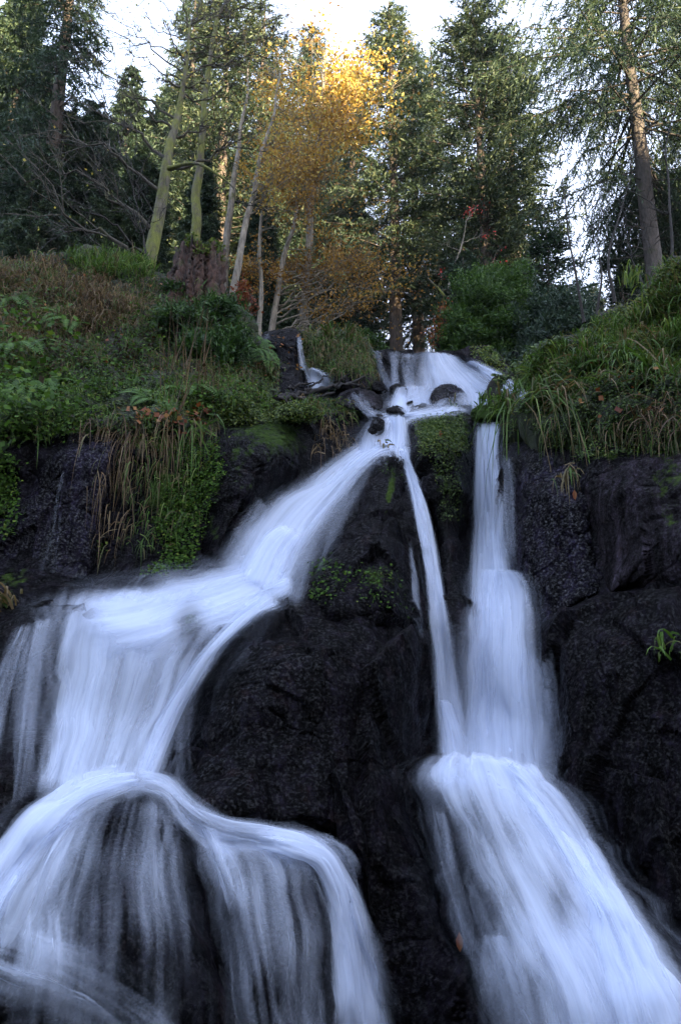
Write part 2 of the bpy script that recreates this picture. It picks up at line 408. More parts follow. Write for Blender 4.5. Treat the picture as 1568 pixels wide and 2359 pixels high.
us = np.concatenate([np.arange(-1300, -100, 14.0), np.arange(-100, 1700, 5.0), np.arange(1700, 2701, 14.0)]); vs = np.concatenate([np.arange(806, 1000, 3.0), np.arange(1000, 2560, 5.0)])
UU, VV = np.meshgrid(us, vs)
G = P(UU, VV, YC_grid(us, vs))
nn = gridnormals(G); nn *= -np.sign(nn[..., 1:2])
nn[..., 1] = -np.abs(nn[..., 1])
G = rock_disp(G, nn)
# carry the sheet on behind its crest and out under the pool at its foot
top = G[:1]; bot = G[-1:]
back = np.concatenate([top + np.array([0, 4.0, -.5]), top + np.array([0, 1.5, -.12]), top + np.array([0, .5, .0])], 0)
front = np.concatenate([bot + np.array([0, -.8, -.5]), bot + np.array([0, -6, -.9])], 0)
G = np.concatenate([back, G, front], 0)
mo = moss_at(UU, VV); mo = np.concatenate([mo[:1]*0+.5]*3 + [mo] + [mo[-1:]*0]*2, 0)
F = gridfaces(*G.shape[:2])
cl = link("cliff", mesh("cliff", G.reshape(-1, 3), F[:, ::-1], M_WET, vattr={'moss': mo.ravel()}), kind='structure', label='dark wet rock cliff behind and beneath the waterfall', category='cliff')
SOLID.append((G.reshape(-1, 3), F))

# ------------------------------------------------------------------ rocks standing out of the cliff
def rock(poly, H, label, mat=None, base=None, name="boulder", rings=46, nb=170, lift=.12, depth=.5, pw=2.2, amp=1.0, seed=11, moss=0.0, center=None, cat="boulder", drape=True):
    """closed boulder: outline polygon, base(u,v)->Y its seat, H metres of bulge towards the front"""
    poly = np.array(poly, float)
    if base is None: base = YC
    elif not callable(base):
        yb = float(base); base = lambda u, v: yb + 0 * u
    c = np.array(center, float) if center else poly.mean(0)
    # smooth closed outline
    k = len(poly); s = np.linspace(0, k, nb, endpoint=False); i = s.astype(int); t = (s - i)[:, None]
    p0, p1, p2, p3 = (poly[(i + o) % k] for o in (-1, 0, 1, 2))
    B = .5 * ((2*p1) + (-p0+p2)*t + (2*p0-5*p1+4*p2-p3)*t**2 + (-p0+3*p1-3*p2+p3)*t**3)
    r = np.linspace(0.02, 1, rings) ** .8
    Q = c + r[:, None, None] * (B - c)[None]
    h = H * (1 - r ** pw) ** .5
    Yf = base(Q[..., 0], Q[..., 1]) + lift - h[:, None]
    Gr = P(Q[..., 0], Q[..., 1], Yf)
    moss_v = moss_at(Q[..., 0], Q[..., 1]) + moss
    # back half
    rb = np.linspace(.97, .05, 10)
    Qb = c + rb[:, None, None] * (B - c)[None]
    Gb = P(Qb[..., 0], Qb[..., 1], base(Qb[..., 0], Qb[..., 1]) + lift + depth * (1 - rb ** 2)[:, None] ** .5)
    A = np.concatenate([Gr, Gb], 0); mv = np.concatenate([moss_v, np.zeros(Gb.shape[:2])], 0)
    cen = A.reshape(-1, 3).mean(0)
    n = np.cross(np.roll(A, -1, 1) - np.roll(A, 1, 1), np.gradient(A, axis=0))
    n /= np.linalg.norm(n, axis=-1, keepdims=True) + 1e-9
    if (n[5] @ np.array([0, 1.0, 0])).mean() > 0: n = -n
    size = min(1.0, (np.ptp(A[..., 0]) + np.ptp(A[..., 2])) / 2.4)
    A = rock_disp(A / size, n, amp * 1.0, seed) * size
    Fr = gridfaces(*A.shape[:2], wrap=True)
    nv = A.shape[0] * A.shape[1]
    V = np.concatenate([A.reshape(-1, 3), A[:1].mean(1), A[-1:].mean(1)])
    nbb = A.shape[1]; j = np.arange(nbb)
    cap = np.concatenate([np.stack([j, np.full(nbb, nv), (j+1) % nbb, (j+1) % nbb], -1)[:, [0, 1, 2, 2]],
                          np.stack([nv - nbb + j, nv - nbb + (j+1) % nbb, np.full(nbb, nv+1)], -1)[:, [0, 1, 2, 2]]])
    tri = cap[:, :3]; quads = Fr
    allf = np.concatenate([quads[:, [0, 1, 2]], quads[:, [0, 2, 3]], tri])
    o = V[:nv].mean(0)
    me = mesh(name, V - o, allf, mat or M_WET, vattr={'moss': np.append(mv.ravel(), [mv[0].mean(), 0])})
    ob = link(name, me, label=label, category=cat); ob.location = o
    (SOLID if drape else LOOSE).append((V, allf))
    return ob

rock([(885,1018),(850,1042),(810,1095),(760,1170),(715,1260),(690,1330),(700,1400),(760,1432),(860,1440),(985,1445),(976,1320),(955,1190),(938,1090),(915,1035)], .75,
     "tall dark wedge of wet rock splitting the water, ferny moss at its foot", M_WET, center=(850,1270), seed=21, depth=.4)
rock([(605,1388),(535,1445),(470,1540),(430,1680),(425,1800),(470,1880),(600,1915),(730,1935),(805,2000),(860,2130),(905,2420),(1150,2420),(1090,2220),(1000,2020),(955,1830),(965,1740),(975,1590),(965,1450),(880,1400),(720,1385)], .5,
     "huge black dripping rock face between the left and right falls", M_WET, center=(760,1750), seed=33, rings=100, nb=300, pw=4.0, amp=1.35)
rock([(950,958),(1000,950),(1055,950),(1085,985),(1090,1080),(1082,1300),(1066,1560),(1045,1560),(1020,1330),(985,1160),(948,1060),(938,1000)], .55,
     "green mossy boulder between the thin strand and the right fall", M_MOSSROCK, center=(1030,1060), seed=41)
rock([(1150,1038),(1230,1030),(1320,1048),(1350,1100),(1385,1230),(1392,1350),(1320,1400),(1240,1450),(1195,1330),(1160,1250),(1150,1120)], .35,
     "purple-black glistening boulder right beside the top of the right fall", M_GLINT, center=(1270,1220), seed=51)
rock([(1335,1110),(1370,1070),(1440,1048),(1520,1042),(1620,1040),(1850,1050),(1850,1340),(1568,1350),(1440,1352),(1400,1358),(1365,1250)], .45,
     "blocky moss-edged boulder with a pale crest under the right bank", M_GREYROCK, center=(1560,1200), seed=61)
rock([(1245,1440),(1330,1400),(1400,1370),(1568,1358),(1850,1350),(1850,2450),(1640,2330),(1500,2120),(1400,1960),(1300,1810),(1285,1600)], .55,
     "broad dark shadowed rock wall right of the lower right fall", M_WET, center=(1520,1720), seed=71, rings=80, nb=260, pw=3.5, amp=1.3)
rock([(500,965),(560,930),(640,925),(715,940),(735,1000),(720,1055),(650,1110),(560,1165),(510,1240),(480,1300),(468,1200),(490,1080)], .45,
     "rounded dark boulder with moss cap above the left cascade", M_MOSSROCK, center=(600,1050), seed=81, moss=.1)
rock([(150,1005),(210,985),(275,992),(262,1100),(235,1200),(215,1320),(90,1335),(-60,1330),(-80,1200),(60,1120)], .3,
     "purple-black glistening rock left of the hanging grass curtain", M_GLINT, center=(150,1200), seed=91)
rock([(60,1990),(130,1880),(200,1830),(270,1815),(350,1828),(420,1875),(450,1980),(480,2150),(530,2420),(200,2460),(-60,2420),(-20,2150)], .5,
     "round dark rock dome veiled by thin water at lower left", M_WET, center=(270,2080), seed=101)
rock([(450,1925),(590,1915),(700,1930),(770,1975),(820,2100),(850,2260),(870,2430),(520,2430),(480,2200),(455,2050)], .4,
     "dark rounded shoulder rock under the middle lower veil", M_WET, center=(650,2130), seed=111)
rock([(975,1790),(1015,1768),(1080,1752),(1200,1755),(1300,1830),(1400,1960),(1500,2130),(1640,2380),(1200,2420),(1110,2220),(1020,2000)], .45,
     "long sloping ledge rock hidden under the lower right fall", M_WET, center=(1170,1920), seed=121, rings=60, nb=200)
rock([(400,1435),(425,1392),(465,1378),(492,1400),(478,1450),(440,1495),(405,1520),(392,1480)], .16,
     "green-grey stone showing through the left fall", M_MOSSROCK, center=(440,1440), seed=125, rings=26, nb=80, amp=.5, moss=.3)
# upper rocks
def flat(y, kv=0.0, vc=850): return lambda u, v: y + kv * (v - vc) + 0 * u
rock([(610,772),(650,763),(690,768),(694,800),(692,840),(700,890),(640,900),(612,860),(618,810)], .5,
     "dark upper boulder beside the thin left trickle", M_WET, base=flat(11.2, -.004), seed=131, rings=30, nb=100, lift=0, amp=.8)
rock([(560,850),(600,828),(650,832),(695,850),(705,900),(690,935),(600,945),(545,930)], .5,
     "dark squat boulder behind the fallen branches", M_WET, base=flat(10.2, -.004), seed=141, rings=30, nb=100, lift=0, amp=.8)
rock([(690,775),(730,762),(780,760),(825,770),(850,800),(862,850),(872,900),(800,905),(740,885),(705,850)], .7,
     "grassy topped knoll between the two upper falls", M_SOIL, base=flat(11.5, -.005), name="knoll", cat="knoll", seed=151, rings=30, nb=110, lift=0, amp=.8, moss=.35)
rock([(760,850),(800,828),(850,835),(868,880),(850,905),(790,900)], .35,
     "bare grey-brown rock face under the grassy knoll", M_GREYROCK, base=flat(10.75, -.004), seed=155, rings=24, nb=90, lift=0, amp=.7)
rock([(1058,815),(1085,798),(1130,795),(1165,830),(1185,870),(1195,905),(1150,880),(1100,840)], .6,
     "brown leaning boulder with golden moss at the right end of the upper fall", M_GREYROCK, base=flat(11.3, -.004), seed=161, rings=28, nb=90, lift=0, amp=.8)
rock([(988,940),(994,915),(1012,893),(1038,888),(1062,903),(1082,935),(1078,950),(1000,950)], .3,
     "round streaming boulder in the middle of the upper fall", M_GLINT, base=flat(10.2, -.004), seed=171, rings=28, nb=90, lift=0, amp=.6)
rock([(868,815),(900,808),(935,818),(958,822),(962,870),(950,895),(890,895),(870,850)], .3,
     "blocky dark ledge rock behind the thin upper veils", M_WET, base=flat(11.2, -.004), seed=181, rings=28, nb=90, lift=0, amp=1.2)
rock([(790,905),(830,895),(872,905),(890,935),(860,955),(800,950),(760,925)], .35,
     "low wet slab left of the upper pool", M_GREYROCK, base=flat(9.9, -.006), seed=191, rings=24, nb=80, lift=0, amp=.8)
rock([(852,1005),(856,975),(868,955),(880,958),(886,975),(882,992),(866,1004)], .12,
     "small dark upright stone parting the middle fall", M_WET, base=flat(8.9, -.003), seed=201, rings=22, nb=70, lift=.06, amp=1.5)
rock([(888,940),(905,934),(925,940),(935,955),(915,964),(892,957)], .22,
     "small dark stone at the lip of the upper pool", M_WET, base=flat(9.3, -.003), seed=205, rings=20, nb=60, lift=.08, amp=1.4)
rock([(1085,950),(1100,936),(1135,932),(1165,948),(1160,968),(1110,976),(1088,968)], .3,
     "mossy stone with grass tuft above the right fall", M_MOSSROCK, base=flat(8.9, -.003), seed=211, rings=24, nb=80, lift=0, amp=.7, moss=.4, drape=False)
rock([(900,895),(915,888),(930,895),(932,910),(915,916),(900,910)], .2,
     "small black stone at the foot of the thin upper veils", M_WET, base=flat(10.4, -.003), seed=213, rings=18, nb=50, lift=.08, amp=1.3)
rock([(850,880),(870,874),(888,884),(890,902),(868,908),(850,900)], .2,
     "small black stone below the left end of the upper fall", M_WET, base=flat(10.5, -.003), seed=215, rings=18, nb=50, lift=.05, amp=1.3)
rock([(640,940),(680,930),(725,935),(740,955),(700,965),(650,962)], .2,
     "flat pinkish-grey stone on the mossy ledge under the fallen branches", M_GREYROCK, base=flat(8.4, -.004), seed=217, rings=20, nb=60, lift=0, amp=.5)

# ------------------------------------------------------------------ earth banks
def patch(rows, name, mat, label, res=(40, 40), amp=1.0, seed=5, mossv=.3, **tags):
    R = np.array(rows, float)                    # nr x nc x 3 (u, v, Y)
    nr, nc, _ = R.shape
    a = hermite(np.arange(nr), R, np.linspace(0, nr - 1, (nr - 1) * res[0] + 1))
    b = hermite(np.arange(nc), a.transpose(1, 0, 2), np.linspace(0, nc - 1, (nc - 1) * res[1] + 1)).transpose(1, 0, 2)
    Gp = P(b[..., 0], b[..., 1], b[..., 2])
    n = gridnormals(Gp)
    if (n[..., 1]).mean() > 0: n = -n
    d = fbm(Gp, .8, 4, seed) * .20 + fbm(Gp, 3, 3, seed + 9) * .09 + np.abs(fbm(Gp, 1.7, 2, seed + 3)) * .08
    Gp = Gp + n * (d * amp)[..., None]
    Fp = gridfaces(*Gp.shape[:2])
    mv = np.full(Gp.shape[:2], mossv) + fbm(Gp, 1.0, 2, seed + 4) * .2
    link(name, mesh(name, Gp.reshape(-1, 3), Fp, mat, vattr={'moss': mv.ravel()}), label=label, **tags)
    SOLID.append((Gp.reshape(-1, 3), Fp))

lu = [-1300, -500, -250, -100, 0, 100, 200, 330, 430, 520, 580, 640]
def lrow(vs_, ys_): return [(u, v, y) for u, v, y in zip(lu, vs_[:1] + vs_, [ys_[0] * .97] + ys_)]
left_rows = [
 lrow([1090]*9 + [1040, 1010], [7.25]*6 + [7.3, 7.6, 8.0, 8.5, 8.9]),
 lrow([1010, 1010, 1005, 1000, 990, 980, 980, 975, 965, 960, 955], [6.75, 6.75, 6.8, 6.85, 6.9, 6.95, 7.05, 7.3, 7.7, 8.2, 8.7]),
 lrow([945, 945, 945, 945, 940, 940, 940, 935, 932, 932, 930], [7.1, 7.1, 7.15, 7.2, 7.3, 7.4, 7.5, 7.7, 8.1, 8.6, 9.1]),
 lrow([870, 870, 870, 870, 870, 880, 885, 890, 895, 905, 915], [8.0, 8.0, 8.05, 8.1, 8.15, 8.25, 8.4, 8.6, 8.9, 9.2, 9.5]),
 lrow([770, 770, 770, 770, 775, 780, 785, 800, 830, 860, 895], [8.8, 8.8, 8.8, 8.8, 8.85, 8.9, 8.95, 9.0, 9.2, 9.5, 9.8]),
 lrow([680, 680, 685, 690, 690, 685, 690, 715, 760, 810, 875], [9.5, 9.5, 9.5, 9.5, 9.5, 9.5, 9.5, 9.4, 9.5, 9.7, 10.0]),
 lrow([590, 590, 595, 600, 600, 590, 610, 650, 690, 770, 850], [10.2, 10.2, 10.2, 10.2, 10.2, 10.2, 10.1, 10.0, 9.9, 10.0, 10.2]),
 lrow([625, 625, 630, 635, 635, 625, 645, 685, 725, 805, 875], [11.8, 11.8, 11.8, 11.8, 11.8, 11.8, 11.7, 11.6, 11.5, 11.4, 11.4]),
 lrow([860, 860, 865, 870, 870, 860, 870, 880, 900, 930, 960], [17]*11),
]
patch(left_rows, "bank_left", M_SOIL, "steep overgrown earth bank above the left rocks", res=(26, 26), seed=5, mossv=.12, kind='structure', category='bank')
ru = [1165, 1205, 1258, 1350, 1450, 1568, 1700, 1900, 2700]
def rrow(vs_, ys_): return [(u, v, y) for u, v, y in zip(ru, vs_ + [vs_[-1] - 120], ys_ + [ys_[-1] * .87])]
right_rows = [
 rrow([1050, 1060, 1080, 1090, 1085, 1080, 1080, 1080], [8.6, 8.2, 7.6, 7.1, 6.8, 6.4, 6.1, 5.8]),
 rrow([1000, 1005, 1035, 1055, 1050, 1045, 1040, 1030], [8.6, 8.15, 7.55, 7.1, 6.7, 6.35, 6.1, 5.8]),
 rrow([975, 965, 980, 985, 970, 950, 930, 910], [8.6, 8.0, 7.4, 6.95, 6.6, 6.3, 6.1, 5.9]),
 rrow([962, 925, 905, 890, 860, 820, 780, 740], [8.9, 8.4, 7.8, 7.3, 7.0, 6.8, 6.6, 6.4]),
 rrow([962, 915, 862, 800, 735, 655, 560, 450], [9.2, 8.9, 8.3, 7.9, 7.7, 7.5, 7.3, 7.1]),
 rrow([990, 935, 890, 845, 785, 710, 620, 520], [10.2, 10, 9.5, 9.2, 9.0, 8.8, 8.6, 8.4]),
 rrow([1050, 1040, 1030, 1010, 980, 940, 900, 850], [13]*8),
]
patch(right_rows, "bank_right", M_SOIL, "mossy grass-hung earth bank above the right rocks", res=(30, 30), seed=15, mossv=.18, amp=1.35, kind='structure', category='bank')

# ------------------------------------------------------------------ forest floor behind the crest, added shading slope behind the camera
def ground_z(x, y):
    x = np.asarray(x, float); y = np.asarray(y, float)
    z = 6.9 + .13 * (y - 11.5)
    z = z + 1.0 / (1 + np.exp((x + 2.2) * 2.0)) + 1.6 / (1 + np.exp(-(x - 6) * .5))
    z = z - 1.2 * np.clip((y - 55) / 40, 0, 4) ** 1.3 * 3
    z = z - .85 * np.exp(-((x - .8) / 2.6) ** 2) * np.clip((17 - y) / 5, 0, 1)
    p = np.stack([x, y, 0 * x], -1)
    return z + fbm(p, .25, 3, 3) * .25
gx = np.concatenate([np.linspace(-400, -45, 12), np.linspace(-40, 40, 121), np.linspace(45, 400, 12)])
gy = np.concatenate([np.linspace(12.2, 45, 66), np.linspace(46, 400, 40)])
XX, YY = np.meshgrid(gx, gy)
Gg = np.stack([XX, YY, ground_z(XX, YY)], -1)
link("ground", mesh("ground", Gg.reshape(-1, 3), gridfaces(*Gg.shape[:2]), M_SOIL, vattr={'moss': np.full(XX.size, .1)}), kind='structure', label='forest floor under the trees behind the falls', category='ground')
SOLID.append((Gg.reshape(-1, 3), gridfaces(*Gg.shape[:2])))
# stream bed floor in front and an unseen valley side, added and shaped to keep the falls in shade
hx = np.linspace(-160, 160, 90); hy = np.concatenate([np.linspace(6, -12, 10), np.linspace(-14, -70, 40), np.linspace(-80, -200, 8)])
XX, YY = np.meshgrid(hx, hy)
rise = np.clip((-YY - 12) / 40, 0, 1) ; rise = rise * rise * (3 - 2 * rise)
ph = np.stack([XX, YY, 0 * XX], -1)
ZZ = -1.6 + rise * (30.4 + 4.5 / (1 + np.exp((XX - 34) / 2.5)) + fbm(ph, .05, 2, 8) * 3 + fbm(ph, .35, 2, 9) * 2.2)
Gh = np.stack([XX, YY, ZZ], -1)
link("shade_hill", mesh("shade_hill", Gh.reshape(-1, 3), gridfaces(*Gh.shape[:2]), M_SOIL, vattr={'moss': np.full(XX.size, .4)}), kind='structure', label='unseen valley side added behind the viewer to block the low sun', category='shade_hill')

def make_bvh(parts):
    allv, allf, off = [], [], 0
    for V, Fx in parts:
        allv.append(V)
        if Fx.shape[1] == 4: Fx = np.concatenate([Fx[:, [0, 1, 2]], Fx[:, [0, 2, 3]]])
        allf.append(Fx + off); off += len(V)
    return BVHTree.FromPolygons(np.concatenate(allv).tolist(), np.concatenate(allf).tolist())
BVH_DRAPE = make_bvh(SOLID); BVH = make_bvh(SOLID + LOOSE)
CAMV = Vector(CAM)
def cast(u, v, limit=60, tree=None):
    d = Vector(P(u, v, 10.0)) - CAMV; d.normalize()
    loc, nor, idx, dist = (tree or BVH).ray_cast(CAMV, d, limit)
    if loc is None: return None
    if nor.dot(d) > 0: nor = -nor
    return loc, nor

# ------------------------------------------------------------------ water
def blur(A, sig, axis):
    r = int(sig * 3) + 1; k = np.exp(-.5 * (np.arange(-r, r+1) / sig) ** 2); k /= k.sum()
    pad = [(0, 0)] * A.ndim; pad[axis] = (r, r)
    B = np.pad(A, pad, mode='edge')
    return np.apply_along_axis(lambda x: np.convolve(x, k, 'valid'), axis, B)

THIN = [(438,1445,50,70,.72),(290,1900,95,80,.55),(340,2230,150,130,.6),(250,2050,90,80,.42),(872,985,14,28,.55),(910,948,20,10,.5),(1240,2290,70,80,.25),(1075,1950,55,120,.42),(1170,1930,50,70,.3),(1290,2080,35,90,.3),(1150,2080,50,60,.3),
        (300,1350,90,22,.5),(1035,912,38,26,.55),(700,2080,100,110,.45),(620,2280,120,90,.4),(560,2000,40,60,.3),(940,850,30,40,.35)]
def stream_layer(rows, seed, wide=1.0, off=.05, dmul=1.0, ns=36, step=9.0, fade=(.04, .06), bow=.1, sm=5):
    R = np.array([r[:4] for r in rows], float); D = np.array([(r[4], r[5] if len(r) > 5 else r[4]) for r in rows], float)
    mid = (R[:, :2] + R[:, 2:]) / 2
    L = np.concatenate([[0], np.cumsum(np.linalg.norm(np.diff(mid, axis=0), axis=1))])
    nt = max(8, int(L[-1] / step)); t = np.linspace(0, L[-1], nt)
    R = hermite(L, R, t); D = np.clip(np.stack([np.interp(t, L, D[:, i]) for i in (0, 1)], 1), 0, 1.2)
    m = (R[:, :2] + R[:, 2:]) / 2; h = (R[:, 2:] - R[:, :2]) / 2 * wide
    rs = np.random.RandomState(seed)
    s = np.linspace(-1, 1, ns)
    wob = 1 + .05 * np.interp(t, np.linspace(0, L[-1], max(3, nt // 5)), rs.randn(max(3, nt // 5)))
    Q = m[:, None] + s[None, :, None] * (h * wob[:, None])[:, None]
    Y = np.full(Q.shape[:2], np.nan); 
    for i in range(nt):
        for j in range(ns):
            c = cast(Q[i, j, 0], Q[i, j, 1], 30, BVH_DRAPE)
            if c: Y[i, j] = c[0].y
    if np.isnan(Y).all(): raise RuntimeError('water misses rock')
    Y = np.where(np.isnan(Y), np.nanmedian(Y), Y)
    Ys = blur(blur(Y, sm, 0), 2.5, 1)
    Y = .8 * Ys + .2 * np.minimum(Ys, Y)
    edgef = 1 - s ** 2
    Y = Y - off - bow * edgef[None]
    A = P(Q[..., 0], Q[..., 1], Y)
    n = gridnormals(A)
    fl = np.stack([np.broadcast_to(s[None] * 4, Y.shape), t[:, None] / 130 + 0 * Y, np.full(Y.shape, seed * 3.7)], -1)
    A = A + n * (vnoise(fl, seed) * .03 + vnoise(fl * [3, 1.5, 1], seed + 3) * .012)[..., None]
    ppm = FPX / 7.0
    wm = np.linalg.norm(h, axis=1).mean() * 2 / ppm
    uv = np.stack([np.broadcast_to(s[None] * wm / 2, Y.shape), np.broadcast_to(t[:, None] / ppm, Y.shape)], -1) + rs.rand(2) * 40
    dens = (D[:, :1] * (1 - (s[None] + 1) / 2) + D[:, 1:] * (s[None] + 1) / 2) * dmul
    for (mu, mv, ru_, rv_, am) in THIN:
        dens = dens * (1 - am * np.exp(-(((Q[..., 0] - mu) / ru_) ** 2 + ((Q[..., 1] - mv) / rv_) ** 2) * 1.2))
    tt = t / L[-1]
    ef = np.minimum(1, (1 - np.abs(s)) / .62)[None] * np.clip(tt / fade[0], 0, 1)[:, None] * np.clip((1 - tt) / fade[1], 0, 1)[:, None]
    return A.reshape(-1, 3), gridfaces(nt, ns), uv.reshape(-1, 2), dens.ravel(), ef.ravel()

def waterfall(label, streams, kind_name="waterfall"):
    vs_, fs_, uvs, ds, es = [], [], [], [], []; off = 0; k = hash(label) % 1
    for si, (rows, opt) in enumerate(streams):
        layers = opt.pop('layers', ((1.05, .04, 1.0), (1.22, .07, .66), (1.0, .10, .78), (1.5, .05, .42)))
        for li, (w, o, dm) in enumerate(layers):
            V, Fx, uv, d, e = stream_layer(rows, 10 * si + li + len(label), wide=w, off=o, dmul=dm, **opt)
            vs_.append(V); fs_.append(Fx + off); off += len(V); uvs.append(uv); ds.append(d); es.append(e)
    me = mesh("waterfall", np.concatenate(vs_), np.concatenate(fs_), M_WATER, uv=np.concatenate(uvs),
              vattr={'dens': np.concatenate(ds), 'edge': np.concatenate(es)})
    link(kind_name, me, label=label, category='waterfall', kind='structure')

VEIL = {'layers': ((1.0, .04, 1.0), (1.2, .07, .85))}
waterfall("tall white right fall dropping in a narrow chute and swelling over a ledge", [
 ([(1092,968,1155,970,1),(1090,1010,1150,1000,1),(1090,1060,1148,1060,1),(1088,1150,1160,1150,1),(1083,1250,1166,1250,1),(1076,1320,1175,1320,1),(1068,1420,1185,1420,1),(1062,1550,1192,1550,1),(1060,1650,1200,1650,1),(1055,1775,1215,1775,1)], {'fade': (.03, .04)}),
 ([(1105,1308,1195,1310,1),(1098,1330,1215,1338,1),(1090,1400,1228,1415,.95),(1080,1500,1238,1510,.9),(1072,1650,1258,1660,.9),(1068,1800,1270,1810,.9)], {'bow': .16, 'fade': (.02, .05)}),
 ([(1178,1500,1225,1470,.4),(1165,1570,1270,1540,.6),(1158,1650,1285,1650,.62),(1152,1810,1290,1850,.6)], dict(VEIL, fade=(.12, .05))),
 ([(1145,1045,1185,1050,.3),(1150,1160,1190,1160,.32),(1158,1310,1192,1310,.28)], dict(VEIL, fade=(.1, .2))),
])
waterfall("thin curving white strand between the wedge rock and the mossy boulder", [
 ([(905,1030,942,1020,.9),(925,1070,948,1062,.95),(938,1120,968,1110,.95),(955,1200,990,1190,.95),(972,1300,1012,1290,.95),(983,1400,1030,1390,.9),(992,1500,1045,1490,.85),(998,1600,1062,1590,.8),(1003,1680,1085,1660,.8),(1005,1760,1095,1750,.9)], {'ns': 18, 'bow': .05, 'fade': (.03, .04)}),
 ([(1005,1605,1040,1615,.9),(1008,1650,1065,1670,.95),(1012,1700,1085,1720,.95),(1012,1775,1100,1785,.95)], {'ns': 16, 'bow': .08, 'fade': (.05, .05)}),
 ([(936,1240,947,1238,.6),(948,1330,960,1330,.62),(953,1400,966,1400,.6),(958,1440,975,1445,.5),(970,1480,992,1500,.4)], {'ns': 12, 'bow': .02, 'fade': (.3, .3), 'layers': ((1.2, .05, 1),(1.6,.06,.6))}),
 ([(1010,1430,1062,1430,.25),(1020,1560,1070,1560,.4),(1030,1720,1075,1720,.5)], dict(VEIL, ns=16)),
])
waterfall("wide white right fall fanning down over the sloping ledge to the lower right corner", [
 ([(1005,1738,1215,1745,.95),(970,1772,1290,1812,.9),(972,1830,1335,1880,.8),(995,1900,1380,1950,.75),(1025,1990,1435,2030,.75),(1060,2080,1500,2120,.78),(1095,2180,1560,2210,.8),(1130,2290,1620,2310,.8),(1150,2450,1700,2440,.8)], {'ns': 54, 'bow': .12, 'fade': (.02, .02), 'layers': ((1.05, .16, 1.0), (1.22, .19, .66), (1.0, .22, .78), (1.5, .12, .42))}),
 ([(1110,1750,1245,1762,1),(1170,1815,1310,1845,1),(1225,1900,1372,1935,1),(1275,1990,1430,2025,1),(1320,2100,1500,2130,1),(1345,2220,1570,2230,1),(1370,2450,1690,2420,1)], {'ns': 40, 'bow': .2, 'fade': (.03, .02), 'layers': ((1.0, .17, 1.0), (.85, .22, .8), (1.15, .2, .5))}),
 ([(1000,1732,1150,1732,1),(970,1775,1160,1785,1),(980,1850,1190,1850,.5)], {'ns': 40, 'bow': .1, 'fade': (.15, .5), 'layers': ((1.1, .2, 1.0), (1.2, .24, .8))}),
 ([(1150,2060,1330,2080,.7),(1190,2160,1400,2170,.95),(1240,2270,1490,2270,1.),(1290,2450,1580,2440,1)], {'ns': 36, 'bow': .12, 'fade': (.3, .03), 'layers': ((1.0, .1, .9), (.8, .14, .7))}),
 ([(985,1860,1030,1870,.3),(1000,1990,1060,2000,.35),(1045,2120,1100,2110,.3),(1060,2200,1120,2190,.1)], dict(VEIL, ns=16)),
 ([(1090,2150,1200,2150,.55),(1120,2260,1300,2270,.55),(1150,2450,1400,2450,.4)], dict(VEIL, ns=30)),
])
waterfall("middle white chute between the grassy ledge and the mossy boulder", [
 ([(862,958,948,962,.9),(840,980,946,985,.9),(820,1010,944,1012,.85),(808,1045,942,1050,.9),(790,1075,935,1080,.8)], {'ns': 30, 'bow': .12, 'fade': (.05, .2)}),
 ([(885,950,935,955,1),(888,985,940,985,1),(880,1015,942,1015,1),(865,1045,945,1045,.9),(900,1065,950,1070,.9)], {'ns': 20, 'bow': .12, 'fade': (.05, .1)}),
])
waterfall("slanting white cascade running down left of the wedge rock", [
 ([(880,1000,930,1040,.9),(815,1025,885,1050,1),(755,1065,845,1085,1),(690,1110,800,1150,1),(630,1145,750,1220,1),(570,1205,718,1280,1),(528,1265,690,1335,1),(490,1318,668,1400,1)], {'ns': 40, 'bow': .22, 'fade': (.06, .06)}),
 ([(640,1200,720,1230,.95),(590,1230,700,1270,1),(545,1290,680,1330,1),(520,1340,660,1370,1)], {'ns': 24, 'bow': .2, 'fade': (.12, .15), 'layers': ((1.0, .18, .9), (.8, .22, .7))}),
 ([(590,1135,640,1180,.35),(540,1215,600,1260,.4),(500,1290,560,1320,.35)], dict(VEIL, ns=16)),
 ([(840,1060,860,1075,.3),(770,1120,830,1150,.42),(725,1200,790,1230,.42),(680,1310,740,1330,.3)], dict(VEIL, ns=16)),
])
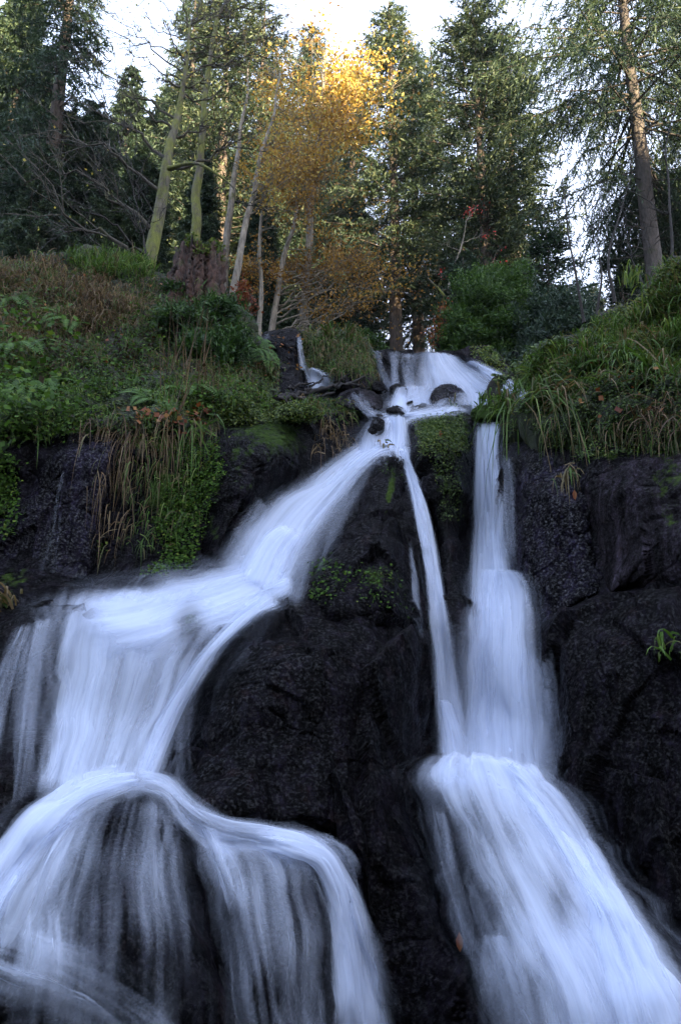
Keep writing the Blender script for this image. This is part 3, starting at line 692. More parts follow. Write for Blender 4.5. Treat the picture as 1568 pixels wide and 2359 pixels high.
waterfall("broad white left fall pouring off the ledge in a long curtain", [
 # run along the ledge
 ([(640,1300,690,1350,1),(560,1295,640,1385,1),(490,1310,560,1430,1),(400,1322,480,1470,1),(300,1340,400,1520,1),(210,1345,320,1560,.9),(130,1352,230,1570,.6)], {'ns': 40, 'bow': .2, 'fade': (.06, .25)}),
 # curtain
 ([(130,1350,640,1340,.8),(104,1395,610,1380,.9),(98,1440,560,1430,.88),(100,1520,505,1500,.86),(98,1600,462,1590,.86),(88,1700,412,1690,.88),(70,1800,365,1800,.9),(60,1850,350,1850,.8)], {'ns': 70, 'bow': .12, 'fade': (.08, .1)}),
 ([(620,1350,665,1390,1),(545,1415,585,1430,1),(470,1500,515,1490,1),(405,1590,458,1590,1),(350,1690,408,1695,1),(300,1810,360,1815,1)], {'ns': 24, 'bow': .16, 'fade': (.06, .04)}),
 ([(40,1440,78,1430,.42),(-5,1540,48,1540,.42),(-40,1680,10,1680,.38),(-60,1860,-20,1840,.3)], dict(VEIL, ns=14)),
 ([(85,1425,125,1415,.5),(55,1540,105,1540,.48),(35,1680,92,1680,.44),(20,1860,70,1840,.3)], dict(VEIL, ns=14)),
 ([(20,1450,125,1425,.25),(-15,1540,105,1540,.3),(-40,1680,92,1680,.3),(-60,1860,75,1840,.2)], dict(VEIL, ns=30, fade=(.15,.2))),
 ([(420,1560,460,1560,.25),(400,1680,440,1680,.35),(385,1810,450,1820,.3)], dict(VEIL, ns=16)),
 ([(270,1330,420,1310,.25),(250,1345,400,1335,.35),(240,1380,400,1370,.35)], dict(VEIL, ns=30)),
])
waterfall("white water arching over the round dome rock at lower left", [
 ([(310,1765,352,1815,1),(190,1772,310,1830,1),(110,1815,240,1855,1),(40,1880,165,1915,1),(-30,1960,85,2000,1),(-110,2060,20,2110,.95),(-200,2180,-40,2220,.9)], {'ns': 40, 'bow': .14, 'fade': (.06, .03)}),
 ([(190,1812,430,1835,.66,.46),(120,1890,455,1900,.66,.46),(70,2000,465,1990,.6,.46),(35,2110,490,2110,.52,.42),(10,2250,505,2250,.40,.3),(-20,2420,520,2420,.2)], {'ns': 70, 'layers': ((1.0, .04, 1.0), (1.0, .08, .75)), 'fade': (.08, .1)}),
 ([(130,1850,225,1860,.7),(40,1960,175,1970,.68),(-20,2080,130,2090,.6),(-70,2220,70,2230,.45)], dict(VEIL, ns=30, fade=(.1,.2))),
])
waterfall("white water swinging right off the dome and over the lower middle shoulder", [
 ([(290,1765,300,1825,1),(390,1785,368,1842,.9),(455,1842,420,1905,.78),(530,1878,480,1955,.78),(625,1895,585,1972,.9),(705,1912,662,1990,1),(765,1945,715,2010,1),(808,2010,742,2070,1),(845,2120,762,2170,1),(882,2250,765,2290,1),(915,2450,772,2450,1)], {'ns': 32, 'bow': .16, 'fade': (.05, .02)}),
 ([(430,1905,640,1935,.58),(440,1990,740,1990,.58),(460,2100,770,2100,.54),(495,2250,780,2250,.48),(530,2450,785,2450,.36)], {'ns': 56, 'layers': ((1.0, .04, 1.0), (1.02, .08, .8)), 'fade': (.1, .02)}),
 ([(640,1905,760,1925,.5),(700,1925,800,1950,.5),(760,1960,822,1990,.4),(790,2000,828,2040,.2)], dict(VEIL, ns=20, fade=(.15, .3))),
 ([(430,1880,520,1915,.5),(470,1990,560,1990,.55),(510,2120,600,2110,.4)], dict(VEIL, ns=24, fade=(.1, .3))),
])
waterfall("low translucent splash fan spreading right from the lower left corner", [
 ([(-60,2060,-70,2290,.25,.5),(60,2100,20,2330,.3,.55),(160,2140,100,2350,.42,.5),(260,2195,180,2390,.42,.42),(350,2260,260,2440,.4),(430,2340,330,2520,.3),(520,2440,400,2600,.3)], {'ns': 40, 'bow': .2, 'fade': (.03, .05), 'layers': ((1.0, .2, 1.0), (1.05, .26, .8))}),
 ([(60,2060,140,2070,.6),(40,2190,170,2200,.7),(10,2310,160,2320,.35)], dict(layers=((1, .3, 1), (1.2, .34, .7)), ns=20, fade=(.2, .35))),
])
waterfall("white upper fall fanning out from the crest under the trees", [
 ([(962,806,1052,816,1),(958,840,1085,842,1),(954,868,1125,866,1),(948,893,1165,890,.97),(940,920,1205,915,.95),(920,950,1215,940,.95)], {'ns': 44, 'bow': .2, 'step': 4, 'fade': (.04, .15), 'sm': 8}),
 ([(1060,835,1090,828,.6),(1110,870,1145,855,.7),(1150,900,1195,885,.8),(1190,925,1235,915,.8)], {'ns': 20, 'bow': .08, 'step': 4, 'sm': 6}),
 ([(856,806,878,808,.55),(864,840,884,842,.5),(880,880,905,885,.5),(895,905,915,905,.4)], {'ns': 14, 'step': 4, 'bow': .04}),
 ([(894,808,925,808,.6),(898,845,920,845,.6),(896,885,924,885,.6),(892,915,930,915,.6)], {'ns': 14, 'step': 4, 'bow': .05}),
 ([(925,815,970,812,.5),(925,850,965,850,.5),(930,890,965,890,.6),(925,925,965,925,.8)], {'ns': 24, 'step': 4, 'bow': .05}),
 ([(905,890,985,885,.7),(895,915,990,910,.8),(885,940,1010,940,.9),(880,962,1010,955,.9)], {'ns': 30, 'step': 4, 'bow': .05}),
 ([(990,935,1080,935,.8),(950,945,1075,950,.95),(890,950,970,968,.95),(860,955,930,985,.9)], {'ns': 24, 'step': 5, 'bow': .05, 'fade': (.1, .1)}),
 ([(1075,925,1110,925,.7),(1085,945,1110,945,.7),(1095,970,1130,968,.8),(1098,990,1140,985,.8)], {'ns': 16, 'step': 4, 'bow': .05}),
])
waterfall("small white trickle and step beside the grassy knoll", [
 ([(682,768,690,768,.6),(684,800,697,800,.75),(688,828,704,828,.85),(694,856,716,856,.9)], {'ns': 12, 'step': 3, 'bow': .03, 'fade': (.25, .1)}),
 ([(700,846,722,848,1),(704,862,752,860,1),(710,885,772,876,1),(714,905,782,892,.9)], {'ns': 22, 'step': 3, 'bow': .08, 'fade': (.1, .12), 'layers': ((1.1, .16, 1), (1.25, .2, .8))}),
 ([(604,768,625,768,.5),(606,785,618,785,.5),(604,800,612,800,.3)], dict(VEIL, ns=10, step=4)),
])
waterfall("thin broken rills over the low slab left of the upper pool", [
 ([(795,897,825,893,.35),(800,925,850,915,.4),(815,950,880,945,.5),(850,965,900,965,.6)], dict(VEIL, ns=24, step=4)),
 ([(740,925,775,925,.2),(750,950,790,950,.25)], dict(VEIL, ns=12, step=4)),
])
waterfall("faint bluish trickle down the glistening rock at far left", [
 ([(150,1085,156,1085,.4),(132,1150,140,1150,.5),(116,1240,130,1240,.5),(88,1330,116,1330,.45)], {'ns': 10, 'bow': .01, 'layers': ((1.6, .03, 1), (2.6, .04, .6))}),
])


# ------------------------------------------------------------------ trees
RNG = np.random.RandomState(5)
def unit(a): return a / (np.linalg.norm(a, axis=-1, keepdims=True) + 1e-9)

def quads_from(c, along, across):
    """diamond-ish leaf quads: c base point, along = full length vector, across = half width vector"""
    v = np.stack([c, c + along * .45 + across, c + along, c + along * .45 - across], 1)
    return v.reshape(-1, 3), np.arange(len(c) * 4).reshape(-1, 4)

def spruce(seed, H, R, base=.2, droop=.25, whorl=.34, per=6, lean=0.0, spray=(.20, .017), fill=1.0, top_sharp=.85, hang=.5, dead=.0, girth=1.0):
    """returns (trunk+limb mesh, crown mesh). z=0 at foot."""
    rs = np.random.RandomState(seed)
    tb = Tubes()
    zs = np.linspace(0, H, 14); tr = (.016 * H * girth) * (1 - zs / H * .93) ** .9; tr[0] *= 1.35
    tx = np.cumsum(rs.randn(14) * .02); ty = np.cumsum(rs.randn(14) * .02)
    tb.add(np.stack([tx, ty, zs], 1), tr, 9)
    C, AL, AC, T = [], [], [], []
    z = H * base
    levels = []
    while z < H * .985:
        levels.append(z); z += whorl * (.55 + .9 * rs.rand()) * (1 if z < H * .8 else .6)
    for z0 in levels:
        z = z0
        f = (z - H * base) / (H * (1 - base))
        Lm = R * ((1 - f) ** top_sharp) * min(1, .55 + f * 3) + .12
        for k in range(per if f < .9 else 4):
            z = z0 + rs.randn() * .08
            az = rs.rand() * 2 * math.pi; L = Lm * (.55 + .6 * rs.rand())
            if rs.rand() < .08: L *= .4
            n = 7; s = np.linspace(0, 1, n)
            rise = .35 * f + .05 - droop * (1 - f) * .6
            cx = np.interp(z, zs, tx); cy = np.interp(z, zs, ty)
            sag = -droop * L * (s ** 1.5) + droop * .9 * L * np.clip(s - .6, 0, 1) ** 1.5
            rad = L * s; bend = rs.randn() * .15 * L * s ** 2
            p = np.stack([cx + math.cos(az) * rad - math.sin(az) * bend, cy + math.sin(az) * rad + math.cos(az) * bend, z + rise * rad + sag], 1)
            if L > .5: tb.add(p, np.linspace(.010 + .009 * L, .004, n), 4)
            # side twigs
            m = int((4 + 9 * L) * fill) + 3
            sp = .12 + .88 * rs.rand(m) ** .8
            bp = np.stack([np.interp(sp, s, p[:, i]) for i in range(3)], 1)
            out = unit(p[-1] - p[0]); side = np.array([-out[1], out[0], 0]); side /= np.linalg.norm(side) + 1e-9
            sg = rs.choice([-1, 1], m)
            tl = (.28 + .32 * L * (1 - sp) ** .7) * (.6 + .7 * rs.rand(m))
            td = unit(out * (.55 + .5 * rs.rand(m))[:, None] + side * (sg * (.5 + .7 * rs.rand(m)))[:, None] + np.array([0, 0, -1]) * (hang * (.1 + .9 * rs.rand(m)))[:, None])
            q = np.maximum(2, (tl / .05).astype(int))
            rep = np.repeat(np.arange(m), q)
            frac = np.concatenate([(np.arange(k2) + rs.rand(k2)) / k2 for k2 in q])
            c = bp[rep] + td[rep] * (tl[rep] * frac)[:, None]
            c[:, 2] -= hang * .5 * tl[rep] * frac ** 2
            nd = len(c)
            al = unit(td[rep] + rs.randn(nd, 3) * .75 + np.array([0, 0, -.25 * hang])) * (spray[0] * (.5 + .8 * rs.rand(nd)))[:, None]
            ac = unit(np.cross(al, rs.randn(nd, 3) * .6 + np.array([0, 0, 1.0]))) * (spray[1] * (.6 + .8 * rs.rand(nd)))[:, None]
            C.append(c - al * .3); AL.append(al); AC.append(ac)
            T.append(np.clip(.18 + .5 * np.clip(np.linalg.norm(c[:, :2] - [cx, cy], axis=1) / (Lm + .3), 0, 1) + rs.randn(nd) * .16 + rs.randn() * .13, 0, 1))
    for i in range(int(dead)):
        z = H * base * (.15 + .85 * rs.rand()); az = rs.rand() * 6.283; L = .5 + 1.6 * rs.rand()
        cx = np.interp(z, zs, tx); cy = np.interp(z, zs, ty); s = np.linspace(0, 1, 6)
        p = np.stack([cx + np.cos(az) * L * s, cy + np.sin(az) * L * s + rs.randn() * .1 * s ** 2, z - .1 * L * s + rs.randn() * .15 * L * s ** 2], 1)
        tb.add(p, np.linspace(.016, .003, 6), 3)
        for j in range(4):
            q0 = p[2 + rs.randint(3)]; d = unit(rs.randn(3) * [1, 1, .4]) * (.2 + .3 * rs.rand())
            tb.add(np.array([q0, q0 + d * .5, q0 + d]), [.006, .004, .002], 3)
    V, Fq = quads_from(np.concatenate(C), np.concatenate(AL), np.concatenate(AC))
    return tb, V, Fq, np.concatenate(T)

VARIANTS = {}
def variant(key, mat, bark, **kw):
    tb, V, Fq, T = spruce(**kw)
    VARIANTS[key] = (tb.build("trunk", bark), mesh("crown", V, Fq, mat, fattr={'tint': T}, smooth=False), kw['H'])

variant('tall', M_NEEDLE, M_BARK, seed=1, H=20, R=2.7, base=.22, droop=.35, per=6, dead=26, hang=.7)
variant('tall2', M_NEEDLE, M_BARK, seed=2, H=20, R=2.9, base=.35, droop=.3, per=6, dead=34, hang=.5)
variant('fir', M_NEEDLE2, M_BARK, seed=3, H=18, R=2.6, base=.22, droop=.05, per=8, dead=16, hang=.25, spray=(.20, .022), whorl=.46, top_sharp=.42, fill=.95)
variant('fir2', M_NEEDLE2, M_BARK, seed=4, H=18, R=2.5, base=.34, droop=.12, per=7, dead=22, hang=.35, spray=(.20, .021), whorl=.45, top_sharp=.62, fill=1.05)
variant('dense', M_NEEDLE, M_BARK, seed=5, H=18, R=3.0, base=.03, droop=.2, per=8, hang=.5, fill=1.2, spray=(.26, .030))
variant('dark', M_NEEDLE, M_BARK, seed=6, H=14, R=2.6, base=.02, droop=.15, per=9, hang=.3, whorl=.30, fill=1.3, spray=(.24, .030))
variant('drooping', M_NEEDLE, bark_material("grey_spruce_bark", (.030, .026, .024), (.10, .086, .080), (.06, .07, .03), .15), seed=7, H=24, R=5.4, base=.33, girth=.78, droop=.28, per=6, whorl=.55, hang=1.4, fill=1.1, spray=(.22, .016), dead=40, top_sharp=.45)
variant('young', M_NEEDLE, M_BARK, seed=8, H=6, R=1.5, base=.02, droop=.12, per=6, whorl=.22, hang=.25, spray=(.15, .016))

def place_tree(key, u, v, Y, vtop, label, group=None, rz=0.0, tilt=(0, 0), wide=1.0, H=None, name="spruce", cat="spruce tree", zfoot=None):
    tr, cr, H0 = VARIANTS[key]
    p = P(u, v, Y); x = float(p[0])
    zf = float(ground_z(x, Y)) - .15 if zfoot is None else zfoot
    h = (float(P(u, vtop, Y)[2]) - zf) if H is None else H
    t = thing(name, (x, Y, zf), label, cat, group)
    s = h / H0; t.scale = (s * wide, s * wide, s); t.rotation_euler = (tilt[0], tilt[1], rz)
    link("trunk", tr, t); link("crown", cr, t)
    return t

place_tree('drooping', 1478, 400, 15.5, -420, "tall spruce with pinkish trunk and long hanging sprays at the right edge", rz=.4, wide=1.12)
place_tree('fir', 1100, 300, 19, 0, "bushy sunlit fir standing behind the green conifer shrub", rz=1.0)
place_tree('fir2', 905, 400, 21, 8, "slender sunlit spruce with bare grey trunk right of the golden foliage", rz=2.0, wide=.95)
place_tree('tall', 135, 240, 16.5, -330, "towering dark spruce at the left edge with its top out of view", rz=.3, wide=1.05)
place_tree('fir2', 520, 250, 24, -40, "pale olive spruce behind the bare mossy tree", rz=.9, wide=1.1)
place_tree('dense', 292, 300, 22, 150, "dark pointed spruce in the notch of sky at upper left", rz=2.2, wide=.9)
place_tree('tall2', 960, 600, 25, 100, "spruce with dark shaded trunk just right of the grey trunked one", rz=1.1)
place_tree('tall2', 710, 300, 30, 60, "spruce rising behind the golden tree", rz=1.9)
place_tree('fir', 1175, 300, 24, 75, "shorter fir half hidden right of the bushy sunlit fir", rz=4.0, wide=.9)
place_tree('young', 1258, 650, 14.5, 520, "small dark spruce below the white gap of sky", rz=.2, wide=1.25)
place_tree('young', 1075, 740, 13.6, 590, "young spruce rising just behind the conifer shrub", rz=2.2, wide=1.2)
place_tree('tall', 1620, 300, 19, -300, "spruce mostly outside the right edge", rz=3.3)
place_tree('dense', 20, 300, 20, -60, "dark spruce filling the far left edge", rz=1.2)
place_tree('dark', 210, 400, 17, 240, "low broad dark spruce behind the left bank", rz=.5, wide=1.1)
place_tree('dark', 330, 450, 18.5, 330, "rounded dark spruce behind the bare mossy tree", rz=2.5, wide=1.1)
place_tree('dark', 95, 480, 15.5, 330, "low dark spruce at the lower left of the wood", rz=4.5, wide=1.0)
place_tree('tall2', 430, 300, 27, -60, "thin spruce left of the pale olive one", rz=3.5, wide=.8)
place_tree('fir2', 600, 300, 27, 0, "spruce between the pale olive one and the golden tree", rz=5.5, wide=.85)
place_tree('tall2', 815, 500, 27, 150, "spruce behind the right half of the golden tree", rz=.7)
place_tree('tall2', 1010, 500, 29, 110, "slim spruce in the gap left of the bushy fir", rz=5.9, wide=.8)
place_tree('young', 1425, 600, 17, 560, "young spruce left of the pinkish trunk", rz=1.4, wide=1.1)
place_tree('young', 1555, 560, 18, 400, "young spruce right of the pinkish trunk", rz=2.9, wide=1.2)
place_tree('dark', 470, 450, 16.5, 350, "rounded dark spruce between the two mossy trunks", rz=1.7, wide=.85)
place_tree('dark', 600, 500, 18.5, 430, "low dark spruce behind the thin grey bare stem", rz=3.1, wide=.9)
bgl = "dark spruce deep in the wood behind the falls"
rs = np.random.RandomState(12)
spots = [(-60, 34, 60), (60, 38, 180), (150, 31, 260), (250, 42, 300), (390, 34, 230), (480, 40, 260), (560, 33, 300), (640, 42, 250), (700, 36, 330), (770, 45, 300),
         (1120, 42, 350), (455, 22, 420), (600, 24, 470), (690, 23, 520), (820, 25, 470), (1140, 24, 500),
         (1420, 34, 640), (1520, 38, 480), (1600, 30, 380), (760, 21, 560), (1080, 52, 450), (660, 52, 380), (360, 50, 330), (1350, 55, 680), (1470, 50, 560), (530, 28, 480)]
for i, (u, Y, vt) in enumerate(spots):
    key = ['dense', 'dark', 'dense'][i % 3]
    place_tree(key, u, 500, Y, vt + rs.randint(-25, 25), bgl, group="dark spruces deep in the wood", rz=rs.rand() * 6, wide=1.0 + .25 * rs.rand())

# --- broadleaf trees: trunk through photo points, limbs reaching to targets
def curve_to(a, b, rs, n=8, sag=.12, wob=.05):
    a = np.array(a, float); b = np.array(b, float); L = np.linalg.norm(b - a); s = np.linspace(0, 1, n)[:, None]
    ctrl = a + (b - a) * .5 + np.array([0, 0, 1]) * L * sag * rs.uniform(-.3, 1) + rs.randn(3) * L * .08
    p = (1-s)**2 * a + 2*s*(1-s) * ctrl + s**2 * b
    p[1:-1] += rs.randn(n - 2, 3) * L * wob * .35
    return p

def broadleaf(name, label, cat, trunk, tr, limbs, bark, leafmat=None, leaf=.10, per_tip=0, seed=1, sub=5, subsub=3, group=None, tint=(.5, .2), spread=.35, limb_r=.3, twig_k=3, leafness=1.0, taper=.8, clump=-.12):
    """trunk: list of (u,v,Y) polyline; limbs: list of (u,v,Y) target tips"""
    rs = np.random.RandomState(seed)
    tp = np.array([P(*t) for t in trunk]); n = len(tp)
    tt = np.linspace(0, n - 1, n * 6); path = hermite(np.arange(n), tp, tt)
    path += np.stack([fbm(path, .9, 2, seed), fbm(path, .9, 2, seed + 2), 0 * tt], 1) * .05
    rad = tr * (1 - np.linspace(0, 1, len(path)) * taper); rad[0] *= 1.3
    tb = Tubes(); tb.add(path, rad, 9)
    lb = Tubes(); tips = []; limb_parts = []; few = len(limbs) <= 8
    def twigs(p, r, L, lvl):
        for _ in range(sub if lvl == 0 else subsub):
            i = rs.randint(len(p) // 3, len(p)); a = p[i]
            d = unit(unit(p[-1] - p[0]) * .8 + rs.randn(3) * .55 + np.array([0, 0, .15]))
            l = L * rs.uniform(.25, .5)
            q = curve_to(a, a + d * l, rs, 5)
            (limb_parts[-1] if few else lb).add(q, np.linspace(r * .5, .0025, 5), twig_k)
            tips.append(q[1:])
            if lvl == 0: twigs(q, r * .5, l, 1)
    for tgt in limbs:
        g = P(*tgt[:3]); hgt = path[:, 2]
        # leave the trunk below the target
        Lh = np.linalg.norm(path - g, axis=1); want = g[2] - .55 * np.min(Lh)
        i = int(np.argmin(np.abs(hgt - want) + .2 * Lh)); i = min(max(i, 2 if taper > .6 else len(path) // 2), len(path) - 1)
        r = max(.008, rad[i] * limb_r * (tgt[3] if len(tgt) > 3 else 1))
        q = curve_to(path[i], g, rs, 11, sag=.1, wob=.09)
        if few: limb_parts.append(Tubes())
        (limb_parts[-1] if few else lb).add(q, np.linspace(r, .004, 11), 5)
        tips.append(q[5:]); twigs(q, r * .7, np.linalg.norm(g - path[i]), 0)
    o = path[0].copy()
    t = thing(name, o, label, cat, group)
    for part, b in [("trunk", tb), ("limbs", lb)] + [("limb", q) for q in limb_parts]:
        if b.n: 
            me = mesh(part, np.concatenate(b.v) - o, np.concatenate(b.f), bark[0] if part == "trunk" else bark[1]); link(part, me, t)
    if leafmat and per_tip:
        pts = np.concatenate(tips); pts = pts[rs.rand(len(pts)) < leafness]
        c = np.repeat(pts, per_tip, 0); m = len(c); c = c + rs.randn(m, 3) * spread * np.array([1, 1, .6])
        al = unit(rs.randn(m, 3) + np.array([0, 0, -.5])) * (leaf * rs.uniform(.6, 1.3, m))[:, None]
        ac = unit(np.cross(al, rs.randn(m, 3))) * (leaf * .42 * rs.uniform(.7, 1.2, m))[:, None]
        T = np.clip(tint[0] + rs.randn(m) * tint[1] + np.repeat(rs.randn(len(pts)) * .1, per_tip) + fbm(c, 1.1, 2, seed + 9) * .22, 0, 1)
        k = fbm(c, 1.25, 2, seed + 5) + rs.randn(m) * .12 > clump
        c, al, ac, T = c[k], al[k], ac[k], T[k]
        V, Fq = quads_from(c - o, al, ac)
        link("leaves", mesh("leaves", V, Fq, leafmat, fattr={'tint': T}, smooth=False), t)
    return t

def ell(n, cu, cv, ru, rv, Y, dY, seed):
    r = np.random.RandomState(seed); a = r.rand(n) * 6.283; q = r.rand(n) ** .5
    return [(cu + ru * q[i] * math.cos(a[i]), cv + rv * q[i] * math.sin(a[i]), Y + dY * (r.rand() * 2 - 1)) for i in range(n)]

# golden trees
broadleaf("maple", "golden-leaved maple with leaning grey stem, sunlit in its crown", "maple tree",
          [(690,850,15.5),(695,770,15.5),(712,500,15.6),(735,300,15.7),(750,120,15.8)], .13, ell(24, 745, 170, 115, 125, 15.6, 1.5, 1) + ell(16, 850, 200, 70, 90, 15.4, 1.3, 2) + ell(6, 800, 290, 60, 40, 15.4, 1.3, 22),
          (M_PALEBARK, M_PALEBARK), M_GOLD, .09, 6, seed=3, tint=(.70, .18), spread=.24, leafness=.33)  # tint set higher so these upper leaves look sunlit
broadleaf("maple", "olive-gold maple with thin pale leaning stem above the stump", "maple tree",
          [(530,760,13.0),(545,620,13.0),(585,440,13.2),(612,320,13.3),(650,180,13.5)], .085, ell(24, 620, 400, 70, 80, 13.4, 1.0, 4) + ell(14, 700, 300, 60, 80, 13.6, 1.0, 5) + ell(8, 660, 180, 60, 60, 13.8, 1.0, 6),
          (M_PALEBARK, M_PALEBARK), M_GOLD, .06, 6, seed=4, tint=(.5, .22), spread=.17, leafness=.28)
broadleaf("maple", "brown-gold maple with slender upright stem right of the stump", "maple tree",
          [(598,850,14.2),(598,775,14.2),(597,640,14.3),(605,500,14.3),(640,380,14.4)], .07, ell(10, 600, 610, 55, 55, 14.6, .5, 7) + ell(16, 690, 400, 80, 60, 14.4, .8, 8) + ell(8, 760, 440, 60, 50, 14.2, .7, 28),
          (M_PALEBARK, M_PALEBARK), M_GOLD, .058, 6, seed=5, tint=(.32, .2), spread=.16, leafness=.36)
broadleaf("maple", "amber-leaved maple with forked brown stem, low sprays over the knoll", "maple tree",
          [(620,850,14.8),(628,765,14.8),(655,600,14.9),(680,470,15.0),(694,300,15.1)], .09, ell(13, 710, 600, 80, 50, 15.3, .5, 9) + ell(20, 840, 640, 70, 60, 14.9, .5, 10) + ell(8, 770, 380, 70, 60, 15, .8, 11),
          (M_PALEBARK, M_PALEBARK), M_GOLD, .06, 6, seed=6, tint=(.3, .18), spread=.16, leafness=.36)
# bare mossy tree
broadleaf("bare_tree", "bare leaning tree with yellow-green moss on its trunk, left of the stump", "bare tree",
          [(325,660,11.6),(345,575,11.6),(372,450,11.7),(392,340,11.8),(408,270,11.9),(425,170,12.0),(440,60,12.2)], .135,
          [(430,120,12.0,1.8),(370,180,11.9,1.5),(480,-60,12.5,1.6),(540,20,12.6,1.6),(330,40,12.2,1.2),(430,-80,12.2,1.5),(250,30,11.8),(205,150,11.6),(160,230,11.4),(610,60,12.6,1.2),(640,130,12.3),(120,380,11.2),(140,300,11.3),(560,200,12.2),(500,100,11.8),(380,60,11.5,1.2),(60,420,11.0),(590,-40,12.9),(520,280,12.0),(470,180,12.0),(680,60,12.6),(600,130,12.4),(300,120,11.8),(350,-40,12.2),(270,210,11.6),(570,330,11.9),(500,-20,12.4),(650,-20,12.8),(220,60,11.8)],
          (M_MOSSBARK, M_LIMB), M_GOLD, .05, 1, seed=11, sub=11, subsub=6, tint=(.8, .1), spread=.1, leafness=.05, limb_r=.42, taper=.82)
broadleaf("bare_tree", "straight mossy trunk with bare crown right behind the stump", "bare tree",
          [(448,720,13.0),(450,560,13.0),(452,420,13.1),(462,340,13.1),(475,200,13.2),(500,40,13.4)], .115,
          [(560,-40,13.6,1.2),(460,-60,13.4),(620,80,13.8),(400,60,13.2),(560,160,13.6),(420,200,13.2),(540,-100,13.6,1.3),(650,10,13.8)],
          (M_MOSSBARK, M_LIMB), seed=12, sub=10, subsub=4, limb_r=.45, taper=.65)
broadleaf("bare_tree", "thin grey bare stem between the mossy trunk and the golden trees", "bare tree",
          [(512,720,15.0),(522,545,15.0),(540,400,15.1),(552,300,15.2),(575,160,15.4)], .10, [(620,60,15.4),(560,40,15.6),(500,120,15.4),(640,160,15.2),(600,250,15.0)],
          (M_PALEBARK, M_TWIG), seed=13, sub=6, subsub=3)
broadleaf("bare_bush", "dark many-stemmed bare bush at the foot of the mossy tree", "bare bush",
          [(338,590,10.8),(334,560,10.8),(330,535,10.8)], .03, [(120,330,10.4,2.2),(180,300,10.5,2),(240,260,10.6,2.2),(280,330,10.7,2),(150,440,10.3,1.8),(90,500,10.2,1.6),(330,400,10.8,2),(270,200,10.8,2),(400,470,10.8,1.6),(210,380,10.5,2),(300,250,10.9,2)],
          (M_TWIG, M_TWIG), seed=14, sub=6, subsub=3, limb_r=.5)
broadleaf("fallen_limb", "crooked lichened branch arching from the mossy tree toward the golden ones", "branch",
          [(385,385,11.4),(450,375,11.2),(500,400,11.1),(535,430,11.1),(540,460,11.1)], .035, [(650,480,11.3,1.5),(600,470,11.2),(560,500,11.1),(700,495,11.4,1.5)],
          (M_MOSSBARK, M_TWIG), seed=15, sub=4, subsub=2)
broadleaf("birch", "slim white-stemmed rowan with red berries before the bushy fir", "rowan tree",
          [(1030,705,14.2),(1042,630,14.2),(1058,570,14.2),(1070,510,14.2)], .035, [(1080,480,14.2),(1120,540,14.2),(1020,560,14.2),(1150,600,14.1),(1100,470,14.3),(1000,620,14.1)],
          (M_PALEBARK, M_PALEBARK), M_BERRY, .055, 3, seed=16, sub=4, subsub=2, tint=(.5, .2), spread=.07, leafness=.16)
broadleaf("snag", "bent mossy dead stem left of the conifer shrub", "dead stem",
          [(1035,735,13.6),(1028,700,13.6),(1012,670,13.6),(985,640,13.7)], .045, [(975,600,13.7),(1000,655,13.5)], (M_MOSSBARK, M_TWIG), seed=17, sub=3, subsub=2)
sap = [([(1345,745,9.6),(1325,640,9.6),(1305,520,9.7),(1290,380,9.8)], [(1285,240,9.9),(1330,420,9.7),(1260,480,9.7)], "thin dark sapling standing against the white gap of sky"),
       ([(1412,700,9.2),(1402,600,9.2),(1420,500,9.3),(1450,400,9.4)], [(1500,250,9.5),(1380,430,9.3),(1470,300,9.5),(1340,520,9.2)], "dark forked sapling left of the pinkish trunk"),
       ([(1550,640,8.9),(1545,500,9.0),(1530,350,9.1),(1568,160,9.2)], [(1300,230,8.8),(1380,420,9.0),(1450,260,9.0),(1420,120,9.2),(1500,480,9.0)], "dark sapling at the right edge with branches reaching left"),
       ([(1375,730,9.4),(1385,640,9.4),(1375,560,9.5)], [(1350,450,9.5),(1400,470,9.5)], "short dark sapling on the right bank crest"),
       ([(1480,700,8.8),(1470,640,8.8),(1455,590,8.9)], [(1440,480,8.9),(1500,510,8.9),(1420,560,8.8)], "twiggy brown sapling amid the right bank grass")]
for i, (tk, lm, lb_) in enumerate(sap):
    broadleaf("sapling", lb_, "sapling", tk, .022, lm, (M_TWIG, M_TWIG), seed=30 + i, sub=5, subsub=3, group="dark saplings on the right bank", limb_r=.6)

